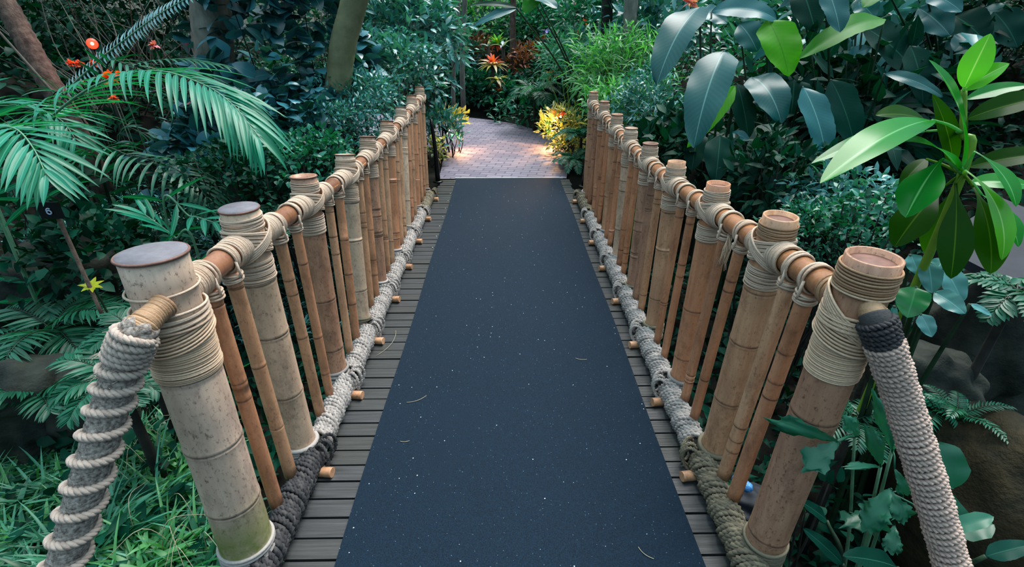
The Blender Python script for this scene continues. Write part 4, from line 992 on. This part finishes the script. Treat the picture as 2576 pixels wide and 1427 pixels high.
# ---- big-leaved plants on the right
def bigplant(name, label, base, lvs, cat='banana plant'):
    base = np.asarray(base, float); g = float(terrain(base[0], base[1])); base = np.array([base[0], base[1], g]); t = Thing(name, base, label, cat)
    for (A, B, Y0, Y1, W, bend, mat, nx) in lvs:
        a, b = at(A[0], A[1], Y0), at(B[0], B[1], Y1); mb = MB(); Wm = W*Y0*.92/F_PX
        n = nrm(CAM-(a+b)/2)*.6+UP*.6+np.array([nx, 0, 0])
        leaf_to(mb, a, b, Wm, bend, 'paddle', 26, 11, .16, .03, None, 0, n, jag=.05)
        st = MB(); m_ = (a+base)/2+np.array([0, 0, .25]); m_[0] = a[0]*.55+base[0]*.45
        tube(st, spline([base+RNG.normal(0, .03, 3)*[1, 1, 0], m_, a], 16), np.linspace(.016, .007, 16), 7)
        s_ = t.part(st, 'leaf_stalk', M['stem']); t.part(mb, 'leaf_blade', M[mat], s_)
    return t
bigplant('banana_plant', 'banana-like plant with two long blue green leaves drooping beside the bamboo-like shrub', at(1800, 500, 4.4), [
    ((1762, 18), (1652, 215), 4.5, 4.0, 94, .9, 'banana', -.3), ((1822, 128), (1745, 372), 4.1, 3.6, 104, .9, 'banana', -.2),
    ((1790, 30), (1955, 52), 4.7, 4.6, 62, 1.1, 'banana', 0), ((1850, 215), (1728, 372), 4.3, 4.0, 44, .5, 'banana_lime', .5),
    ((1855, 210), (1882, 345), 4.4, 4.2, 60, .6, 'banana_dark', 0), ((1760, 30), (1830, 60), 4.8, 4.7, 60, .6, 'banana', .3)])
bigplant('banana_plant', 'banana-like plant with one bright yellow green backlit leaf', at(1960, 480, 4.7), [
    ((1932, 50), (1984, 192), 4.6, 4.3, 100, .5, 'banana_lime', .2), ((1892, 195), (1966, 312), 4.4, 4.0, 92, 1.2, 'banana', .1),
    ((1950, 310), (1885, 455), 4.4, 4.0, 80, .7, 'banana_dark', 0), ((2020, 218), (2078, 402), 4.0, 3.7, 84, .5, 'banana', .3),
    ((1860, 60), (1905, 130), 5.0, 4.9, 70, .7, 'banana', 0), ((1998, 200), (1990, 290), 4.8, 4.7, 80, .6, 'banana_dark', 0)])
bigplant('banana_plant', 'banana-like plant with a long arching green leaf near the top right', at(2150, 420, 4.6), [
    ((2225, 48), (2008, 150), 4.6, 4.3, 62, .8, 'banana_green', .1), ((2080, -30), (2113, 82), 4.4, 4.2, 66, .4, 'banana', .2),
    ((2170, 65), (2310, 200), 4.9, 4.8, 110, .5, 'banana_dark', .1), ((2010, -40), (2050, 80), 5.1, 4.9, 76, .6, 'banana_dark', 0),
    ((2225, 185), (2372, 245), 4.2, 4.0, 38, .7, 'banana', 0), ((2290, 115), (2322, 262), 4.6, 4.4, 66, .6, 'banana_dark', .1),
    ((2160, 5), (2200, 45), 5.0, 4.9, 60, .4, 'banana', 0), ((2090, 200), (2150, 370), 4.4, 4.2, 80, .6, 'banana_dark', 0),
    ((2240, 120), (2280, 70), 5.0, 4.9, 44, .4, 'banana', 0), ((2130, 150), (2190, 120), 4.9, 4.8, 44, .3, 'banana', 0)])
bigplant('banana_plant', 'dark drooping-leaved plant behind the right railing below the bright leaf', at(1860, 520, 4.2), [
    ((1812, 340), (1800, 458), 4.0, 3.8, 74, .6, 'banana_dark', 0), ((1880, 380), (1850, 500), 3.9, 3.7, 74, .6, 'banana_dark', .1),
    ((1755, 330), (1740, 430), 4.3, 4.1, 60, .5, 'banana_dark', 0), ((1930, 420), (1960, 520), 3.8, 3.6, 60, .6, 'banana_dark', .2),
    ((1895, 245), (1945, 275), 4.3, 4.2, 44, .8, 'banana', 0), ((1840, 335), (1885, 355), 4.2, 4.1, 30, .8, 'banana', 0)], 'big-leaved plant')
bigplant('banana_plant', 'tall blue leaved plant whose leaf tips hang into view at the very top right', at(2400, 330, 5.2), [
    ((2330, -20), (2420, 30), 4.9, 4.7, 60, .5, 'banana', 0), ((2310, 20), (2390, 90), 5.0, 4.8, 80, .5, 'banana', 0), ((2400, 40), (2480, 110), 5.2, 5.0, 90, .6, 'banana_dark', 0),
    ((2450, 90), (2400, 130), 5.0, 4.9, 60, .5, 'banana', 0), ((2500, 30), (2560, 120), 5.2, 5.0, 80, .6, 'banana_dark', 0), ((2230, -30), (2170, 20), 4.9, 4.7, 50, .5, 'banana_green', 0)])
S_('leafy_shrub', 'dark blue leaved mass filling the gaps among the big leaves', 'shrub', 2080, 330, 5.2, 1.0, .8, 500, .30, .13, 'banana_dark', 'ovate', shell=.2)
S_('leafy_shrub', 'shaded broad-leaved mass behind the big leaves at the top right', 'shrub', 2150, 80, 6.4, 1.4, .8, 600, .32, .13, 'bush_blue', 'ovate', shell=.2)
S_('leafy_shrub', 'dark mass of leaves in the top right corner', 'shrub', 2500, 60, 5.8, 1.0, .8, 900, .2, .06, 'bush_dark', 'lance', shell=.2)
S_('leafy_shrub', 'dark spotted-leaf shrub behind the second right post', 'shrub', 1950, 470, 3.7, .45, .38, 600, .13, .05, 'bush_dark', 'lance')
S_('leafy_shrub', 'shrub with small blue green leaves below the drooping glossy plant', 'shrub', 2130, 500, 3.2, .36, .20, 420, .10, .036, 'bush_blue', 'lance', droop=.7)
S_('leafy_shrub', 'fine-leaved green shrub behind the nearest right post', 'shrub', 2060, 590, 2.9, .34, .20, 1300, .05, .018, 'bush', 'lance')
S_('leafy_shrub', 'dim fine-leaved shrub left of the arrow-shaped leaves', 'shrub', 2180, 560, 2.6, .26, .16, 420, .055, .03, 'bush', 'ovate')
# overhanging blue leaves at the top centre
bigplant('overhanging_plant', 'plant whose long blue leaves hang across the top centre', at(1530, 60, 7.9), [
    ((1300, 22), (1192, 66), 6.6, 6.4, 24, .5, 'banana', 0), ((1300, 20), (1180, 14), 6.6, 6.5, 16, .6, 'banana_dark', 0), ((1335, -12), (1402, 22), 6.8, 6.4, 40, .4, 'banana', .2),
    ((1350, -10), (1318, 32), 6.8, 6.7, 40, .3, 'banana_green', 0)], 'big-leaved plant')

# ---- glossy foreground plant on the right (whorled leaves)
def whorl():
    Yc = 1.72; ctr = at(2420, 440, Yc); ctr2 = at(2425, 225, 1.78); g = float(terrain(ctr[0], ctr[1])); base = np.array([ctr[0]+.06, ctr[1]+.08, g])
    t = Thing('dracaena', base, 'glossy bright green plant with long drooping whorled leaves at the right edge', 'leafy plant')
    st = MB(); tube(st, spline([base, (base+ctr)/2+[.03, .03, 0], ctr, (ctr+ctr2)/2, ctr2], 30), np.linspace(.02, .009, 30), 10); t.part(st, 'stem', M['stem_lime'])
    L = [  # base px, tip px, base Y, tip Y, width px, bend, material, tilt x
        ((2345, 302), (2062, 462), 1.66, 1.38, 92, .55, 'drac', -.2), ((2330, 330), (2040, 412), 1.80, 1.58, 52, .5, 'drac', 0),
        ((2418, 420), (2336, 150), 1.68, 1.52, 80, .5, 'drac', -.3), ((2425, 222), (2492, 84), 1.72, 1.72, 60, .3, 'drac_lime', 0),
        ((2425, 226), (2540, 160), 1.72, 1.66, 62, .4, 'drac_lime', .2), ((2330, 305), (2202, 290), 1.82, 1.78, 66, .5, 'drac_olive', 0),
        ((2412, 432), (2228, 352), 1.70, 1.52, 60, .6, 'drac', -.2), ((2372, 400), (2278, 548), 1.62, 1.46, 88, .7, 'drac', -.3),
        ((2375, 470), (2250, 622), 1.74, 1.62, 88, .7, 'drac_olive', -.2), ((2404, 462), (2392, 702), 1.66, 1.46, 72, .7, 'drac_olive', 0),
        ((2448, 470), (2492, 690), 1.66, 1.46, 80, .8, 'drac_olive', .2), ((2430, 430), (2520, 655), 1.66, 1.46, 66, 1.1, 'drac_lime', .4),
        ((2470, 490), (2562, 622), 1.70, 1.56, 62, .8, 'drac', .4), ((2452, 382), (2556, 520), 1.66, 1.50, 66, .8, 'drac', .5),
        ((2398, 425), (2345, 236), 1.76, 1.78, 58, .4, 'drac_olive', 0), ((2432, 300), (2660, 240), 1.74, 1.62, 74, .5, 'drac_olive', .1),
        ((2436, 420), (2660, 385), 1.74, 1.62, 66, .4, 'drac_olive', .1), ((2430, 250), (2590, 215), 1.85, 1.80, 44, .5, 'drac', 0),
        ((2440, 460), (2600, 470), 1.8, 1.75, 60, .5, 'drac', .2), ((2400, 470), (2330, 640), 1.82, 1.75, 60, .6, 'drac_olive', -.2), ((2330, 400), (2262, 470), 1.86, 1.8, 40, .5, 'drac_olive', 0)]
    for (A, B, y0, y1, W, bend, mt, nx) in L:
        a, b = at(*A, y0), at(*B, y1); c = ctr if A[1] > 260 else ctr2
        if A[0] < 2350 and A[1] < 350: c = (ctr+ctr2)/2
        if A[0] < 2345 and A[1] < 350: c = ctr*.5+ctr2*.5
        n = nrm(CAM-(a+b)/2)*.55+UP*.7+np.array([nx, 0, 0]); mb = MB()
        # the blade with its narrow channelled base growing from the whorl
        leaf_to(mb, a, b, W*y0*1.0/F_PX, bend, 'obov' if (abs(A[0]-2420) < 60 and B[1] > A[1]+100) else 'ellip', 28, 11, .16, .008, None, 0, n)
        tube(mb, spline([c, (c+a)/2+[0, 0, .006], a], 8), np.linspace(.006, .004, 8), 6)
        t.part(mb, 'leaf', M[mt])
whorl()

# ---- arrow-shaped leaves, rocks and lower right plants
bigplant('arrowhead_plant', 'arrow-shaped blue green leaves right of the nearest right post top', at(2360, 800, 1.9), [
    ((2335, 660), (2345, 738), 1.75, 1.68, 62, .4, 'philo', 0), ((2375, 675), (2420, 760), 1.8, 1.72, 74, .4, 'philo', .1), ((2350, 735), (2428, 790), 1.72, 1.62, 66, .5, 'philo', 0),
    ((2315, 790), (2345, 848), 1.66, 1.6, 52, .4, 'philo', 0), ((2375, 650), (2345, 700), 1.9, 1.85, 50, .4, 'philo', 0), ((2290, 640), (2310, 690), 1.95, 1.9, 50, .4, 'philo', 0), ((2440, 765), (2495, 795), 1.8, 1.75, 22, .4, 'philo', 0)], 'leafy plant')
bigplant('round_leaf_plant', 'single round green leaf beside the nearest right post top', at(2300, 820, 1.8), [((2305, 722), (2282, 800), 1.66, 1.58, 88, .5, 'philo_green', 0), ((2250, 770), (2245, 815), 1.7, 1.66, 20, .4, 'philo', 0)], 'leafy plant')

def rock(name, label, px, py, Y, size, mat, seed, cat='rock', amp=.25, ridge=0.0, yaw_=0):
    c = at(px, py, Y); import bmesh
    bm = bmesh.new(); bmesh.ops.create_icosphere(bm, subdivisions=5, radius=1); v = np.array([x.co[:] for x in bm.verts]); f = np.array([[q.index for q in p.verts] for p in bm.faces]); bm.free()
    g = np.random.default_rng(seed); n = np.zeros(len(v))
    for k in range(9):
        d = nrm(g.normal(0, 1, 3)); n += np.abs(v@d*1.0 - g.uniform(-.3, .5))*g.uniform(.3, 1)*.25
        n += .05*np.sin((v@nrm(g.normal(0, 1, 3)))*g.uniform(6, 16)+g.uniform(0, 6))
    v = v*(1+amp*(n-n.mean())[:, None]*2.2)*np.asarray(size); cs, sn = math.cos(yaw_), math.sin(yaw_)
    v = np.stack([v[:, 0]*cs-v[:, 1]*sn, v[:, 0]*sn+v[:, 1]*cs, v[:, 2]], -1)
    gz = float(terrain(c[0], c[1])); top = c[2]; cz = max(top-size[2], gz-.1+size[2]*0)
    zb = gz-.06-(top-size[2]*.8); lo_ = v[:, 2] < 0
    if zb < v[:, 2].min(): v[lo_, 2] *= zb/v[:, 2].min()
    o = MB().add(v, None, f).build(name, M[mat], None, None); o.location = (c[0], c[1], top-size[2]*.8); return tag(o, label, cat)
rock('boulder', 'large dark brown mossy boulder at the lower right edge', 2620, 1130, 1.45, (.36, .42, .52), 'rock_moss', 3, amp=.12)
rock('rock', 'angular dark mossy rock right of the braided rope handrail', 2370, 900, 2.0, (.26, .22, .26), 'rock', 5)
rock('rock', 'small mossy rock behind the top of the braided rope handrail', 2270, 880, 2.1, (.12, .12, .16), 'rock', 6)
rock('rock', 'shaded rock low in the ravine at the left edge', 30, 930, 2.0, (.22, .2, .2), 'rock', 8)
rock('rock', 'dark rock in the ravine below the small fern on the left', 190, 940, 2.15, (.25, .22, .22), 'rock', 9)
rock('rock', 'dark rock in the ravine left of the shaded fern', 100, 610, 3.3, (.3, .3, .25), 'rock', 10)
c = at(2560, 650, 2.3); mb = MB(); box(mb, c+[-.22, -.25, -.05], c+[.5, .3, .0]); o = mb.build('stone_slab', M['slate'], None, c, smooth=False); o.rotation_euler = (.25, -.2, .5); tag(o, 'flat dark slate slab at the right edge under the glossy leaves', 'slab')
g = float(terrain(c[0]+.1, c[1])); rock('rock', 'dark rock under the slate slab at the right edge', 2580, 720, 2.45, (.34, .3, .55), 'rock', 14)
# plank-like ridge of bark against the boulder
fern_tuft('fern', 'thin fern with curled tips between the mossy rock and the big boulder', 'fern', at(2400, 1060, 1.65), .24, 7, .045, 'fern', (20, 75), None, 18, .008, 1.5)
fern_tuft('fern', 'low fern left of the braided rope handrail', 'fern', at(2150, 1060, 1.75), .26, 9, .07, 'fern', (10, 60), None, 16, .010, 1.2)
fern_tuft('fern', 'dark fern in the shade at the right edge below the slate slab', 'fern', at(2560, 730, 1.9), .26, 7, .09, 'fern', (0, 40), None, 14, .03, 1.2)
fern_tuft('fern', 'pale green fern above the pink flower', 'fern', at(2350, 1040, 1.75), .22, 8, .06, 'palm', (20, 70), None, 16, .008, 1.8)

def fishtail():
    base = at(2240, 1330, 1.25); g = float(terrain(base[0], base[1])); b0 = np.array([base[0], base[1], g])
    t = Thing('fishtail_palm', b0, 'fishtail palm with ragged wedge leaflets low between the nearest right post and the rope', 'palm')
    node = [at(2215, 1175, 1.12), at(2240, 1240, 1.12), at(2245, 1130, 1.2), at(2150, 1100, 1.2)]
    stm = MB()
    for nd_ in node: tube(stm, spline([b0, (b0+nd_)/2+[.02, 0, .05], nd_], 12), np.linspace(.009, .005, 12), 6)
    t.part(stm, 'stalk', M['stem_pale'])
    L = [((2106, 1110), (1922, 1046), .93, .90, 62), ((2108, 1112), (2010, 1190), .93, .90, 96), ((2215, 1170), (2180, 1060), 1.12, 1.15, 66), ((2215, 1175), (2110, 1175), 1.12, 1.08, 34),
         ((2240, 1230), (2170, 1340), 1.12, 1.06, 110), ((2240, 1235), (2280, 1320), 1.12, 1.05, 80), ((2245, 1140), (2190, 980), 1.2, 1.22, 50), ((2250, 1180), (2290, 1260), 1.15, 1.1, 60),
         ((2250, 1320), (2240, 1410), 1.14, 1.06, 70), ((2160, 1100), (2120, 1045), 1.2, 1.22, 56), ((2245, 1135), (2255, 1000), 1.2, 1.2, 46), ((2200, 1290), (2110, 1330), 1.2, 1.15, 70),
         ((2340, 1110), (2400, 1230), 1.25, 1.15, 74), ((2330, 1090), (2290, 1040), 1.3, 1.3, 40), ((2400, 1340), (2500, 1320), 1.1, 1.1, 50), ((2390, 1330), (2500, 1300), 1.05, 1.05, 34), ((2350, 1230), (2440, 1340), 1.2, 1.1, 40)]
    for i, (A, B, y0, y1, W) in enumerate(L):
        a, b = at(*A, y0), at(*B, y1); mb = MB(); n = nrm(CAM-(a+b)/2) if i < 2 else nrm(CAM-(a+b)/2)*.8+UP*.4
        leaf_to(mb, a, b, W*y0*1.75/F_PX, .5, 'fan' if i not in (12, 14, 15, 16) else 'oblong', 16, 9, .15, .03, None, 0, n, jag=.28 if i not in (12, 14, 15, 16) else 0)
        nn = min(node, key=lambda q: np.linalg.norm(q-a)); tube(mb, [nn, (nn+a)/2+[0, 0, .01], a], .0035, 5)
        t.part(mb, 'leaflet', M['fish'])
fishtail()
bigplant('broadleaf_plant', 'broad dark leaves in the bottom right corner under the rope handrail', at(2200, 1500, 1.1), [
    ((2120, 1420), (2020, 1330), 1.15, 1.2, 70, .3, 'banana_dark', 0), ((2260, 1430), (2120, 1400), 1.0, .95, 110, .4, 'banana_dark', 0), ((2080, 1310), (2010, 1260), 1.3, 1.3, 60, .3, 'banana_dark', 0),
    ((2440, 1440), (2330, 1380), .98, .95, 80, .4, 'banana_dark', 0), ((2480, 1400), (2600, 1370), 1.0, 1.0, 80, .4, 'banana_dark', 0)], 'leafy plant')
S_('leafy_shrub', 'sparse blue grey leaves on the ground right of the nearest right post', 'shrub', 2080, 1240, 1.55, .22, .05, 34, .08, .045, 'bush_dark', 'ovate', nseg=5)
c = at(1862, 1212, 1.75); g = float(terrain(c[0], c[1]))
b = tube(MB(), [c+[-.01, .03, -.02], c+[.0, 0, 0], c+[.02, -.05, .01], c+[.025, -.065, .012]], [.025, .028, .026, .010], 14); tag(b.build('plastic_bottle', M['blue_foil']), 'blue shiny plastic bottle lying behind the right balusters in the ravine', 'bottle')
rock('rock', 'dark blue rock behind the nearest right balusters', 1900, 1250, 1.85, (.16, .16, .14), 'slate', 21)

# ---- grass bank at the lower left
gi = 0
names = ['beside the nearest left post', 'in the bottom left corner', 'left of the spiral wound rope', 'at the left edge', 'behind the spiral wound rope', 'between the rope and the nearest left post']
spots = [(60, 1080), (150, 1010), (30, 1230), (110, 1330), (20, 1400), (240, 1010), (330, 980), (380, 1090), (300, 1180), (420, 1230), (330, 1300), (480, 1330), (400, 1420), (250, 1400), (520, 1440), (200, 1130), (90, 1180), (-40, 1140), (-40, 1320), (560, 1420), (180, 1260), (450, 1150), (-60, 1450), (130, 1460)]
glabels = ['grass clump at the left edge where the bank drops away', 'arching grass clump on the brink of the ravine left of the rope', 'grass clump at the left edge, half way down the bank', 'grass clump left of the rope near the bottom', 'grass clump filling the bottom left corner',
 'grass clump just left of the upper spiral wound rope', 'grass clump right behind the upper spiral wound rope', 'broad-bladed grass clump between rope and nearest post, highest one', 'grass clump right of the middle of the wound rope', 'grass clump touching the middle of the nearest left post', 'grass clump between rope and post, lower middle',
 'grass clump at the lower left side of the nearest left post', 'grass clump at the bottom edge between rope and post', 'grass clump behind the lowest turns of the wound rope', 'grass clump at the mossy foot of the nearest left post', 'grass clump left of the rope at mid height', 'bushy grass clump in the middle of the left bank',
 'grass clump cut by the left edge, upper bank', 'grass clump cut by the left edge, lower bank', 'small grass clump tucked against the foot of the nearest left post', 'leafy grass clump directly left of the lower rope', 'grass clump in the gap beside the upper half of the nearest left post', 'grass clump outside the bottom left corner', 'grass clump at the bottom edge left of the rope end']
for (px, py), lab in zip(spots, glabels):
    p = onz(px, py+40, -.50); p[2] = float(terrain(p[0], p[1]))
    grass_clump('grass_clump', lab, p, random.uniform(.19, .26), 190, 'grass' if gi % 3 else 'grass_lime', None, .014, random.uniform(.34, .46), (-.15, 0, 0)); gi += 1

for (px, py, lab) in [(330, 1180, 'dry brown stems poking through the grass between the rope and the nearest left post'), (470, 1330, 'dry brown stems in the grass near the foot of the nearest left post'),
                      (120, 1080, 'dry grass stalks arching over the left bank')]:
    p = onz(px, py, -.35); g = float(terrain(p[0], p[1])); t = Thing('dry_stalks', (p[0], p[1], g), lab, 'twigs'); mb = MB()
    for q in range(12):
        a = np.array([p[0]+RNG.normal(0, .10), p[1]+RNG.normal(0, .10), g]); h = RNG.normal(0, 1, 2); h /= np.linalg.norm(h); l = random.uniform(.15, .32)
        tube(mb, spline([a, a+[h[0]*l*.35, h[1]*l*.35, .22+l*.4], a+[h[0]*l, h[1]*l, .20+l*.25]], 12), np.linspace(.0022, .001, 12), 4)
    t.part(mb, 'stalks', M['straw'])
